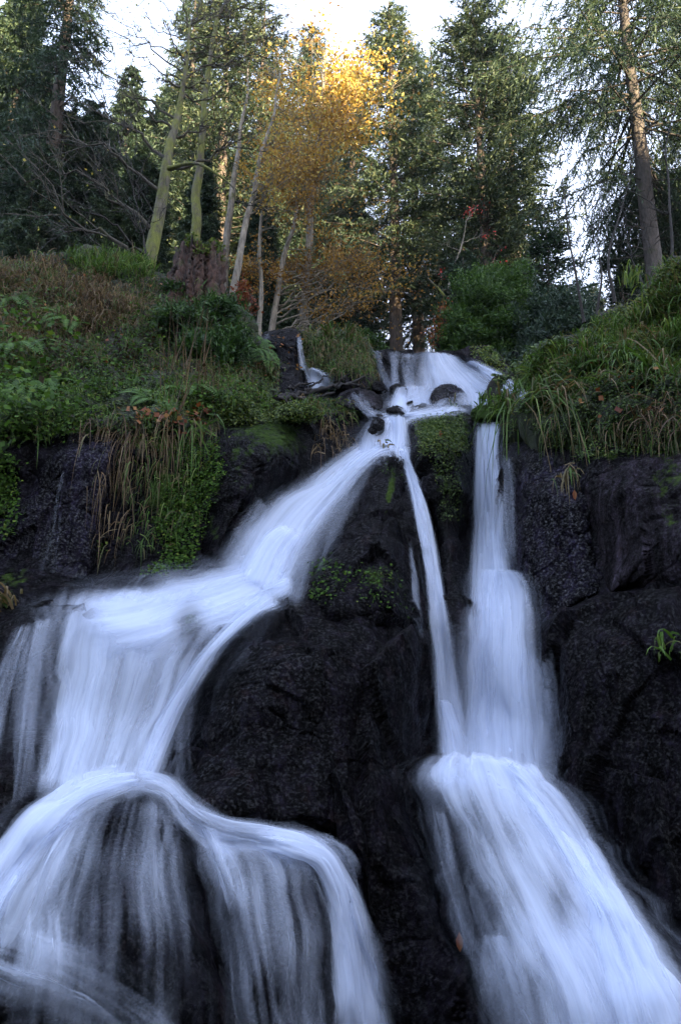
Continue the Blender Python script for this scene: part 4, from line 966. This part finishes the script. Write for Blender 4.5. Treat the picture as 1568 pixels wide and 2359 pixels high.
# --- conifer shrub: many upswept sprays
def shrub(name, label, cat, blobs, mat, n, size, seed, tint=(.5, .18), up=.5, group=None):
    rs = np.random.RandomState(seed); C, T = [], []
    o = P(*blobs[0][:3])
    tb = Tubes()
    for (u, v, Y, ru, rv) in blobs:
        c0 = P(u, v, Y); sc = np.linalg.norm(c0 - CAM) / FPX
        R = np.array([ru * sc, (ru + rv) * .5 * sc, rv * sc]); m = int(n * ru * rv / 6000)
        d = unit(rs.randn(m, 3)); q = rs.rand(m) ** .45
        p = c0 + d * R * (q * (1 + fbm(d * 2 + seed, 1.6, 3, seed) * .8))[:, None]
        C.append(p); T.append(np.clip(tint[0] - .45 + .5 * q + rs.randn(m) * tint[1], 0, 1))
        foot = c0 - np.array([0, 0, R[2] * .9])
        for _ in range(14):
            g = c0 + unit(rs.randn(3) + np.array([0, 0, .5])) * R * .8
            tb.add(curve_to(foot, g, rs, 6), np.linspace(.02, .004, 6), 4)
    c = np.concatenate(C); T = np.concatenate(T); m = len(c)
    al = unit(rs.randn(m, 3) * .8 + np.array([0, -.15, up])) * (size[0] * rs.uniform(.5, 1.3, m))[:, None]
    ac = unit(np.cross(al, rs.randn(m, 3))) * (size[1] * rs.uniform(.6, 1.3, m))[:, None]
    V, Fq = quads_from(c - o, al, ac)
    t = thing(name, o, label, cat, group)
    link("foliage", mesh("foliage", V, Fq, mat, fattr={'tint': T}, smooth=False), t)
    link("stems", mesh("stems", np.concatenate(tb.v) - o, np.concatenate(tb.f), M_TWIG), t)
    return t
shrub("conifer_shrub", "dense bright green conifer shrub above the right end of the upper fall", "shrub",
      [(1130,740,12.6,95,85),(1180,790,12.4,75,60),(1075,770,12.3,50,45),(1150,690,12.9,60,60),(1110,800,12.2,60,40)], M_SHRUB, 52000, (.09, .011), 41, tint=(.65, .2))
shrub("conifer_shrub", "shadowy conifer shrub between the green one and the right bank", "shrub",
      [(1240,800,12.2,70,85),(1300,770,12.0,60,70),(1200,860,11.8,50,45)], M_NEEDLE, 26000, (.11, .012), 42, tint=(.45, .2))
shrub("spruce_thicket", "dark young spruce growth hanging in front of the stump", "shrub",
      [(400,670,9.6,30,22),(500,715,9.3,55,32),(410,740,9.0,60,36),(530,800,9.1,45,50),(460,810,8.8,60,40)], M_SHRUB, 8000, (.11, .011), 43, tint=(.42, .22), up=.15)
shrub("red_bush", "rust-red leafy bush right beside the stump", "shrub", [(560,690,10.4,28,45),(548,730,10.2,24,34)], M_RUST, 5000, (.05, .014), 44, tint=(.45, .2))
shrub("brown_bush", "thin rusty bush between the upper fall and the green conifer shrub", "shrub", [(1010,770,12.4,26,35),(1025,725,12.5,20,30)], M_RUST, 3000, (.05, .015), 45, tint=(.75, .2))
shrub("conifer_shrub", "low dark evergreen mass between the trunks above the upper fall", "shrub", [(850,800,13.5,36,22),(830,780,13.5,22,16)], M_SHRUB, 15000, (.10, .012), 46, tint=(.35, .2))

# --- stump
def make_stump():
    c = P(460, 645, 9.8); rs = np.random.RandomState(3)
    sc = np.linalg.norm(c - CAM) / FPX
    nb, nr = 96, 34; th = np.arange(nb) * 2 * math.pi / nb
    ridge = .06 * np.sin(th * 7 + 1) + .05 * np.sin(th * 13) + .055 * rs.randn(nb)
    H = 175 * sc; prof = []
    topz = H * (1 + .05 * np.sin(th * 2 + .6) + .035 * np.sin(th * 5) + .05 * rs.randn(nb))
    for i in range(nr):
        f = i / (nr - 1)
        left = np.clip(-np.cos(th), 0, 1)
        r = (47 + (8 + 60 * left ** 2) * (1 - f) ** 1.7) * sc * (1 + ridge * (1.3 - f * .5) + .02 * np.sin(f * 9 + th * 5))
        prof.append(np.stack([np.cos(th) * r + .02 * rs.randn(nb), np.sin(th) * r * .9, f * topz - .25 + 0 * r], 1))
    for rr in (.9, .6, .3, .02):
        r = 47 * sc * rr; prof.append(np.stack([np.cos(th) * r, np.sin(th) * r * .9, topz * rr + (1 - rr) * H * .93 - .25 - .03 + .03 * rs.randn(nb)], 1))
    A = np.array(prof); o = c + np.array([0, 0, -70 * sc])
    t = thing("stump", o, "weathered reddish tree stump with moss on its broken rim", "tree stump")
    link("wood", mesh("wood", A.reshape(-1, 3), gridfaces(*A.shape[:2], wrap=True), M_STUMP), t)
    m = 2600; a = rs.rand(m) * 6.283; keep = np.abs(np.sin(a * 1.5 + .5)) > .35; a = a[keep]; m = len(a)
    r = 47 * sc * rs.uniform(.75, 1.08, m); tz = np.interp(a, th, topz)
    C = np.stack([np.cos(a) * r, np.sin(a) * r * .9, tz - .25 + rs.rand(m) * .04 - np.clip(r / sc / 47 - .95, 0, 1) * .8], 1)
    al = unit(rs.randn(m, 3) + [0, 0, .8]) * .05; ac = unit(np.cross(al, rs.randn(m, 3))) * .014
    V, Fq = quads_from(C, al, ac)
    link("moss_cap", mesh("moss_cap", V, Fq, M_MOSSLEAF, fattr={'tint': rs.uniform(.5, 1, m)}, smooth=False), t)
make_stump()

# --- fallen branches lodged by the small trickle
def driftwood(label, lines, rad, seed):
    rs = np.random.RandomState(seed); tb = Tubes()
    o = P(*lines[0][0])
    for k, ln in enumerate(lines):
        p = np.array([P(*q) for q in ln]); n = len(p); t = np.linspace(0, n - 1, n * 5); q = hermite(np.arange(n), p, t)
        q[1:-1] += rs.randn(len(q) - 2, 3) * .012
        tb.add(q - o, np.linspace(1, .35, len(q)) * rad * (1 if k == 0 else .55) * rs.uniform(.85, 1.2, len(q)), 7)
    link("fallen_branch", mesh("fallen_branch", np.concatenate(tb.v), np.concatenate(tb.f), M_LOG), label=label, category="fallen branch").location = o
driftwood("black fallen branch with upright snapped side twigs lying across the ledge", [
    [(640,918,8.6),(700,905,8.8),(760,892,9.0),(800,885,9.2),(840,868,9.3)], [(700,900,8.8),(735,880,8.9),(752,857,8.9)], [(770,892,9.0),(790,872,9.0),(806,856,9.0)],
    [(800,885,9.2),(850,892,9.2)], [(665,895,8.7),(700,884,8.8),(735,884,8.8)], [(640,918,8.6),(690,935,8.6),(720,940,8.5)]], .034, 1)
driftwood("lower rotten black log under the fallen branch on the mossy ledge", [
    [(632,912,8.75),(680,915,8.7),(720,918,8.8),(770,905,8.9)], [(720,918,8.8),(745,935,8.7)], [(690,915,8.8),(715,898,8.8)]], .04, 2)

# ------------------------------------------------------------------ ground plants
def poly_points(poly, n, rs):
    poly = np.array(poly, float); lo, hi = poly.min(0), poly.max(0); out = []
    while len(out) < n:
        q = lo + rs.rand(n * 2, 2) * (hi - lo)
        ins = np.zeros(len(q), bool); j = len(poly) - 1
        for i in range(len(poly)):
            a, b = poly[i], poly[j]
            cnd = ((a[1] > q[:, 1]) != (b[1] > q[:, 1])) & (q[:, 0] < (b[0] - a[0]) * (q[:, 1] - a[1]) / (b[1] - a[1] + 1e-9) + a[0]); ins ^= cnd; j = i
        out += q[ins].tolist()
    return np.array(out[:n])

def roots(poly, n, seed, clump=None, cs=1.6):
    rs = np.random.RandomState(seed); L, Nn, UV = [], [], []
    for u, v in poly_points(poly, n, rs):
        c = cast(u, v)
        if c: L.append(c[0]); Nn.append(c[1]); UV.append((u, v))
    L, Nn, UV = np.array(L), np.array(Nn), np.array(UV)
    if clump is not None:
        k = fbm(L, cs, 2, seed + 50) > clump; L, Nn, UV = L[k], Nn[k], UV[k]
    return L, Nn, UV

def blades_at(root, nrm, per, L, w, seed, droop=1.0, bias=(0, 0, 0), up=.6, spread=.06, tint=(.5, .2), segs=5, rnd=.5):
    rs = np.random.RandomState(seed); m = len(root) * per
    c = np.repeat(root, per, 0) + rs.randn(m, 3) * spread; n = np.repeat(nrm, per, 0)
    d = unit(n * .5 + np.array([0, 0, up]) + rs.randn(m, 3) * rnd + np.array(bias))
    ln = L * rs.uniform(.45, 1.15, m); s = np.linspace(0, 1, segs)
    g = np.array([0, 0, -1.0])
    p = c[:, None] + d[:, None] * (ln[:, None] * (s - .35 * s ** 2 * min(droop, 1.2)))[..., None] + g * (ln[:, None] * droop * rs.uniform(.5, 1.3, m)[:, None] * .75 * s ** 2)[..., None]
    wd = unit(np.cross(d, rs.randn(m, 3))) * (w * rs.uniform(.6, 1.3, m))[:, None]
    tp = np.array([1, 1.1, .9, .6, .05]) if segs == 5 else np.linspace(1, .08, segs)
    A = np.stack([p - wd[:, None] * tp[:, None], p + wd[:, None] * tp[:, None]], 2)     # m x segs x 2 x 3
    b = (np.arange(m) * segs * 2)[:, None] + np.arange(segs - 1)[None] * 2
    Fq = np.stack([b, b + 1, b + 3, b + 2], -1).reshape(-1, 4)
    T = np.repeat(np.clip(tint[0] + rs.randn(m) * tint[1], 0, 1), segs - 1)
    return A.reshape(-1, 3), Fq, T

def merge(lst):
    V, Fq, T, o = [], [], [], 0
    for v, f, t in lst: V.append(v); Fq.append(f + o); T.append(t); o += len(v)
    return np.concatenate(V), np.concatenate(Fq), np.concatenate(T)

def leaves_at(root, nrm, per, size, seed, spread=.08, out=.05, tint=(.5, .2), aspect=.4, face=.8):
    rs = np.random.RandomState(seed); m = len(root) * per
    n = np.repeat(nrm, per, 0); c = np.repeat(root, per, 0) + rs.randn(m, 3) * spread + n * (np.abs(rs.randn(m)) * out)[:, None]
    fn = unit(n * .5 + np.array([0, -.2, .6]) * face + rs.randn(m, 3) * .45)
    al = unit(np.cross(fn, rs.randn(m, 3))) * (size * rs.uniform(.6, 1.3, m))[:, None]
    ac = unit(np.cross(fn, al)) * np.linalg.norm(al, axis=1, keepdims=True) * aspect
    v, f = quads_from(c, al, ac)
    return v, f, np.clip(tint[0] + rs.randn(m) * tint[1], 0, 1)

def stuff(name, parts, mat, label, cat):
    V, Fq, T = merge(parts)
    link(name, mesh(name, V, Fq, mat, fattr={'tint': T}, smooth=False), label=label, category=cat, kind='stuff')

LB_TOP = [(-30,590),(330,590),(420,640),(520,690),(560,760),(640,850),(640,910),(500,905),(300,890),(-30,880)]
LB_LOW = [(-30,860),(640,890),(640,930),(420,965),(200,1000),(-30,1010)]
r_hangG = roots([(300,990),(500,985),(500,1060),(420,1250),(300,1280),(280,1100)], 180, 56)
r_top = roots(LB_TOP, 3200, 1, .0); r_low = roots(LB_LOW, 1700, 2, -.05); c_top = roots(LB_TOP, 170, 71); c_low = roots(LB_LOW, 60, 72)
r_dry = roots([(-30,600),(130,600),(150,640),(250,650),(330,700),(300,760),(-30,800)], 420, 3)
r_green = roots([(150,590),(330,588),(350,640),(200,640)], 260, 4)
stuff("grass", [blades_at(*r_hangG[:2], 3, .22, .004, 67, droop=1.6, up=0, rnd=.6, bias=(-.2, -.2, -.2), tint=(.42, .3)), blades_at(*r_green[:2], 11, .24, .005, 1, droop=.6, up=1.2, rnd=.55, tint=(.58, .2)),
                blades_at(*r_top[:2], 5, .22, .004, 2, droop=1.0, tint=(.40, .30)),
                blades_at(*r_low[:2], 4, .14, .004, 3, droop=.9, tint=(.6, .25)),
                blades_at(*c_top[:2], 26, .36, .0045, 73, droop=1.1, up=.9, rnd=.6, spread=.045, tint=(.42, .28)),
                blades_at(*c_low[:2], 26, .26, .0045, 74, droop=1.1, up=.9, rnd=.5, spread=.04, tint=(.62, .2))], M_GRASS, "green grass over the left bank", "grass")
r_hang = roots([(160,975),(500,960),(520,1000),(420,1030),(180,1010)], 300, 5)
r_hangL = roots([(230,1000),(330,1000),(400,1050),(330,1200),(250,1290),(225,1250)], 70, 55)
stuff("dry_grass", [blades_at(*r_dry[:2], 14, .34, .005, 4, droop=.9, up=.9, tint=(.5, .22)),
                    blades_at(*r_top[:2], 2, .22, .004, 5, droop=1.2, up=.2, tint=(.4, .22)),
                    blades_at(*r_hang[:2], 1, .40, .004, 6, droop=1.8, up=-.1, rnd=.6, bias=(-.25, -.25, -.3), tint=(.55, .25)),
                    blades_at(*r_hangL[:2], 2, .34, .004, 66, droop=2.0, up=-.4, rnd=.5, bias=(-.3, -.2, -.3), tint=(.62, .22))], M_DRY, "dry brown grass drooping over the left bank edge", "dry grass")
r_l1 = roots([(-30,690),(350,700),(520,800),(560,900),(300,900),(-30,870)], 2000, 7, .2)
stuff("brambles", [leaves_at(*r_l1[:2], 6, .045, 7, spread=.10, out=.10, tint=(.32, .33)), leaves_at(*r_low[:2], 5, .04, 8, spread=.07, out=.05, tint=(.6, .25)),
                   leaves_at(*roots([(-30,740),(150,780),(190,900),(140,960),(-30,990)], 260, 9, .05)[:2], 7, .075, 9, spread=.14, out=.22, tint=(.66, .2), aspect=.42)], M_LEAF, "bramble and small leaves covering the left bank", "brambles")
ml = [leaves_at(*roots(p, n, s, c0)[:2], k, sz, s, spread=.03, out=.012, tint=(t, .22), aspect=.5) for p, n, s, k, sz, t, c0 in [
    ([(300,1010),(510,1000),(520,1090),(470,1200),(440,1310),(360,1330),(230,1320),(225,1200),(260,1080)], 3200, 11, 5, .026, .5, -.15),
    ([(-30,1040),(40,1060),(45,1200),(0,1260),(-30,1260)], 420, 12, 5, .03, .45, -.2),
    ([(720,1300),(770,1285),(800,1340),(760,1400),(720,1370)], 110, 13, 3, .026, .4, .0),
    ([(820,1310),(870,1300),(920,1330),(925,1400),(880,1400),(820,1390)], 120, 14, 3, .022, .35, .0),
    ([(880,1085),(910,1080),(925,1150),(895,1160)], 130, 15, 4, .02, .4, -.1)]]
stuff("creeping_leaves", ml, M_LEAF, "tiny round green leaves creeping down the wet rocks", "creeping leaves")
mm = [leaves_at(*roots(p, n, s)[:2], k, sz, s, spread=.025, out=.012, tint=(t, .2), aspect=.35) for p, n, s, k, sz, t in [
    ([(500,925),(700,925),(740,950),(730,975),(560,975),(500,970)], 1500, 21, 5, .028, .55),
    ([(955,965),(1060,955),(1075,1040),(970,1050)], 900, 22, 5, .025, .5),
    ([(1000,1040),(1060,1040),(1060,1200),(1020,1200)], 300, 23, 4, .022, .3),
    ([(300,900),(640,900),(640,940),(400,960)], 900, 24, 5, .03, .5),
    ([(1085,800),(1140,800),(1165,850),(1150,880),(1110,840)], 160, 25, 5, .035, .8),
    ([(1360,760),(1568,590),(1568,800),(1450,830)], 1700, 26, 6, .03, .72),
    ([(1160,960),(1200,850),(1390,740),(1568,590),(1568,900),(1300,950)], 1500, 126, 6, .032, .30),
    ([(-30,580),(330,580),(430,640),(560,740),(650,860),(650,930),(400,990),(-30,1010)], 3000, 127, 6, .034, .28),
    ([(1080,810),(1300,780),(1300,860),(1160,900)], 300, 128, 6, .05, .4),
    ([(1200,960),(1568,900),(1568,1040),(1320,1060)], 1200, 27, 4, .028, .3),
    ([(690,780),(830,770),(860,860),(700,850)], 700, 28, 4, .04, .45)]]
stuff("moss", mm, M_MOSSLEAF, "soft moss fronds on ledges, boulder tops and banks", "moss")
RB = [(1130,960),(1215,880),(1390,790),(1568,655),(1568,960),(1400,970),(1180,990)]
r_r = roots(RB, 900, 31, .15); c_r = roots([(1150,950),(1205,870),(1390,780),(1568,640),(1568,880),(1400,890),(1260,930)], 60, 75); c_crest = roots([(1190,860),(1390,740),(1568,580),(1568,700),(1390,830),(1230,900)], 90, 76)
stuff("grass", [blades_at(*r_r[:2], 4, .15, .004, 31, droop=.6, rnd=.8, tint=(.45, .28)),
                blades_at(*c_r[:2], 26, .42, .0050, 77, droop=.75, up=.8, rnd=.75, spread=.05, bias=(0, -.2, 0), tint=(.45, .28)),
                blades_at(*c_crest[:2], 22, .30, .0045, 78, droop=.7, up=1.1, rnd=.5, spread=.04, tint=(.55, .25)),
                blades_at(*roots([(690,765),(830,765),(865,850),(860,880),(700,850)], 500, 32)[:2], 6, .24, .0055, 32, droop=1.3, tint=(.3, .25)),
                blades_at(*roots([(640,920),(790,930),(850,965),(760,960)], 160, 33)[:2], 6, .16, .005, 33, droop=.9, tint=(.4, .28)),
                blades_at(*roots([(1200,960),(1568,960),(1568,1040),(1320,1060)], 70, 34)[:2], 4, .2, .0045, 34, droop=1.8, up=-.2, tint=(.3, .3))],
      M_GRASS, "grass on the right bank and the upper knoll", "grass")
rl = roots([(300,960),(480,955),(480,975),(320,975)], 60, 41); rl2 = roots([(400,700),(640,700),(640,900),(450,900)], 50, 42)
stuff("leaf_litter", [leaves_at(*rl[:2], 3, .06, 41, spread=.05, out=.02, tint=(.5, .3)), leaves_at(*roots(LB_TOP, 120, 43)[:2], 1, .05, 43, tint=(.7, .3)),
                      leaves_at(*roots([(1300,820),(1568,780),(1568,1000),(1250,940)], 60, 44)[:2], 1, .055, 44, tint=(.7, .3)),
                      leaves_at(*roots([(620,770),(690,770),(690,890)], 30, 45)[:2], 1, .06, 45, tint=(.9, .2))], M_RUST, "fallen brown and orange leaves", "leaf litter")
stuff("dead_stems", [blades_at(*roots([(380,820),(500,820),(500,960),(400,960)], 30, 51)[:2], 2, .8, .006, 51, droop=.1, up=1.8, rnd=.25, tint=(.15, .12)),
                     blades_at(*roots([(-20,620),(120,600),(330,600),(300,700),(-20,700)], 60, 52)[:2], 2, .5, .004, 52, droop=.3, up=1.6, rnd=.35, tint=(.4, .3)),
                     blades_at(*roots([(1440,930),(1568,900),(1568,1010),(1480,1000)], 60, 53)[:2], 2, .5, .004, 53, droop=1.0, up=.3, rnd=.4, tint=(.2, .15)),
                     blades_at(*roots([(740,960),(800,960),(800,1040),(740,1050)], 40, 54)[:2], 3, .4, .005, 54, droop=1.4, up=.0, rnd=.4, tint=(.5, .2))],
      M_DRY, "dead brown stems standing in the bank", "dead stems")

# long arching grass tufts, each a thing
TUFTS = [(1185,930,1.05,(.75,-.3,.1),80,"big hanging grass tuft swept right just beside the top of the right fall"),
         (1225,925,1.1,(.85,-.3,.1),90,"long straw-tipped grass tuft drooping down the right boulder"),
         (1275,950,1.0,(.8,-.3,.0),60,"grass tuft hanging to the pale crest of the blocky boulder"),
         (1160,950,.5,(.2,-.2,.3),36,"short grass tuft at the lip of the right fall"),
         (1245,855,.42,(-.4,-.2,.3),34,"grass tuft leaning left on the lowest crest of the right bank"),
         (1300,825,.45,(-.1,-.2,.5),34,"upright grass tuft on the crest beside the fallen orange leaf"),
         (1350,850,.5,(0,-.3,.1),36,"arching grass tuft under the moss of the right bank"),
         (1440,840,.62,(-.2,-.35,.2),44,"fountain-like pale grass tuft in the middle of the right bank"),
         (1510,870,.62,(.1,-.35,.1),48,"drooping grass tuft with brown blades near the right edge"),
         (1480,745,.5,(0,-.2,.6),36,"grass tuft standing on the high mossy crest of the right bank"),
         (1545,800,.6,(.0,-.3,.3),40,"grass tuft against the right edge of the photo"),
         (1450,655,.5,(.1,-.1,1.0),24,"pale upright grass tuft against the pinkish spruce trunk"),
         (1120,935,.28,(0,-.2,.6),40,"small grass tuft on the mossy stone above the right fall"),
         (1040,945,.22,(.1,-.2,.2),22,"dry grass wisp on top of the green mossy boulder"),
         (755,780,.5,(0,-.2,.5),50,"shaggy grass tuft crowning the knoll"),
         (800,780,.5,(.3,-.2,.3),40,"shaggy grass tuft on the right shoulder of the knoll"),
         (1520,1500,.28,(-.1,-.3,-.2),12,"lone green grass tuft clinging to the dark rock at the right edge"),
         (20,1395,.3,(-.2,-.3,.1),20,"pale grass wisp on the ledge at the left edge"),
         (880,1035,.3,(0,-.4,-.5),14,"straw wisp hanging from the tip of the wedge rock"),
         (1310,1090,.35,(.1,-.3,-.6),16,"withered straw bunch dangling between the two right boulders"),
         (450,985,.9,(-.45,-.3,-.3),26,"dark green long-bladed tuft hanging in the left grass curtain")]
for i, (u, v, L, bias, n, lab) in enumerate(TUFTS):
    c = cast(u, v)
    if not c:
        c = (Vector(P(u, v, 8.0)), Vector((0, -1, 0)))
    o = np.array(c[0]); nr = np.array(c[1])
    dryish = .38 if i in (1, 2, 8, 14, 15) else .68
    if i in (13, 17, 18, 19): dryish = .1
    dr = 1.3 if i in (0, 1, 2, 18, 19, 20) else .8
    V, Fq, T = blades_at(o[None], nr[None], int(n * 1.6), L * 1.2, .0085, 60 + i, droop=dr, bias=bias, up=.8 if dr < 1 else .3, spread=.05, rnd=.38, tint=(dryish, .25), segs=5)
    ob = link("grass_tuft", mesh("grass_tuft", V - o, Fq, M_GRASS, fattr={'tint': T}, smooth=False), label=lab, category="grass tuft", group="long grass tufts on rocks and banks")
    ob.location = o

# ferns
def fern_mesh(seed):
    rs = np.random.RandomState(seed); C, AL, AC = [], [], []; tb = []
    for k in range(7):
        az = k / 7 * 6.283 + rs.rand(); L = rs.uniform(.35, .6); s = np.linspace(.12, 1, 20)
        h = np.stack([np.cos(az) * L * s, np.sin(az) * L * s, L * (.75 * s - .75 * s ** 2.2)], 1)
        d = unit(np.gradient(h, axis=0)); sd = unit(np.cross(d, [0, 0, 1.0]))
        for sg in (-1, 1):
            ln = .13 * np.sin(np.pi * (s * .9 + .08)) ** .7 + .01
            C.append(h); AL.append((sd * sg + d * .35) * ln[:, None] + [0, 0, -.01]); AC.append(d * .011)
    V, Fq = quads_from(np.concatenate(C), np.concatenate(AL), np.concatenate(AC))
    return mesh("fern", V, Fq, M_FERN, fattr={'tint': np.clip(.5 + rs.randn(len(Fq)) * .15, 0, 1)}, smooth=False)
FM = [fern_mesh(1), fern_mesh(2), fern_mesh(3)]
for i, (u, v, s, lab) in enumerate([(20,700,1.2,"fern at the left edge, highest on the bank"), (120,700,.9,"pale fern frond clump below the dry grass crest"), (165,745,.9,"grey-green fern beside the small earth hollow"),
      (40,810,1.1,"bright fern above the broad leaves at the left edge"), (100,900,1.2,"lush fern clump over the left ledge corner"), (20,930,1.2,"fern spilling down at the left edge above the trickle"),
      (430,905,.8,"bright low fern at the foot of the dark spruce growth"), (350,925,.7,"low fern beside the orange fallen leaves"), (610,830,.7,"fern hanging at the right end of the left bank"),
      (590,800,.7,"ferny sprig on the right shoulder of the left bank"), (300,880,.8,"fern under the brambles in the middle of the left bank")]):
    c = cast(u, v)
    if not c: continue
    ob = link("fern", FM[i % 3], label=lab, category="fern", group="ferns on the left bank")
    ob.location = c[0]; ob.scale = (s, s, s)
    q = (c[1] * .6 + Vector((0, -.2, .6))).to_track_quat('Z', 'Y'); ob.rotation_euler = q.to_euler()

# red leaf on the dark rock
for u, v, lab in ((1069, 2165, "single red leaf stuck to the dark rock left of the lower right fall"), (1322, 1145, "red leaf caught in the straw between the right boulders"), (1012, 1005, "pinkish dead leaf on the green mossy boulder"), (1400, 822, "orange leaf lying under the moss of the right bank")):
    c = cast(u, v)
    if c:
        s = .045; V = np.array([[0, 0, -1.1], [.35, .05, -.5], [.42, 0, .2], [0, .12, 1], [-.42, 0, .2], [-.35, .05, -.5]]) * s
        ob = link("leaf", mesh("leaf", V, [[0, 1, 2, 3], [0, 3, 4, 5]], M_RUST, fattr={'tint': [.6, .4]}), label=lab, category="leaf")
        ob.location = c[0] + c[1] * .03

# ------------------------------------------------------------------ faint autumn haze in the valley air
def haze_box():
    m, nt, out = newmat("valley_haze"); n = N(nt)
    v = n('VolumePrincipled', {'Color': (.86, .92, 1, 1), 'Density': .00028})
    nt.links.new(v.outputs[0], out.inputs['Volume'])
    lo, hi = (-405, -205, -140), (405, 405, 60)
    V = [(x, y, z) for x in (lo[0], hi[0]) for y in (lo[1], hi[1]) for z in (lo[2], hi[2])]
    F = [(0, 1, 3, 2), (4, 6, 7, 5), (0, 4, 5, 1), (2, 3, 7, 6), (0, 2, 6, 4), (1, 5, 7, 3)]
    link("haze", mesh("haze", V, F, m, smooth=False), kind='stuff', label='faint pale haze in the air of the wooded valley', category='haze')
haze_box()
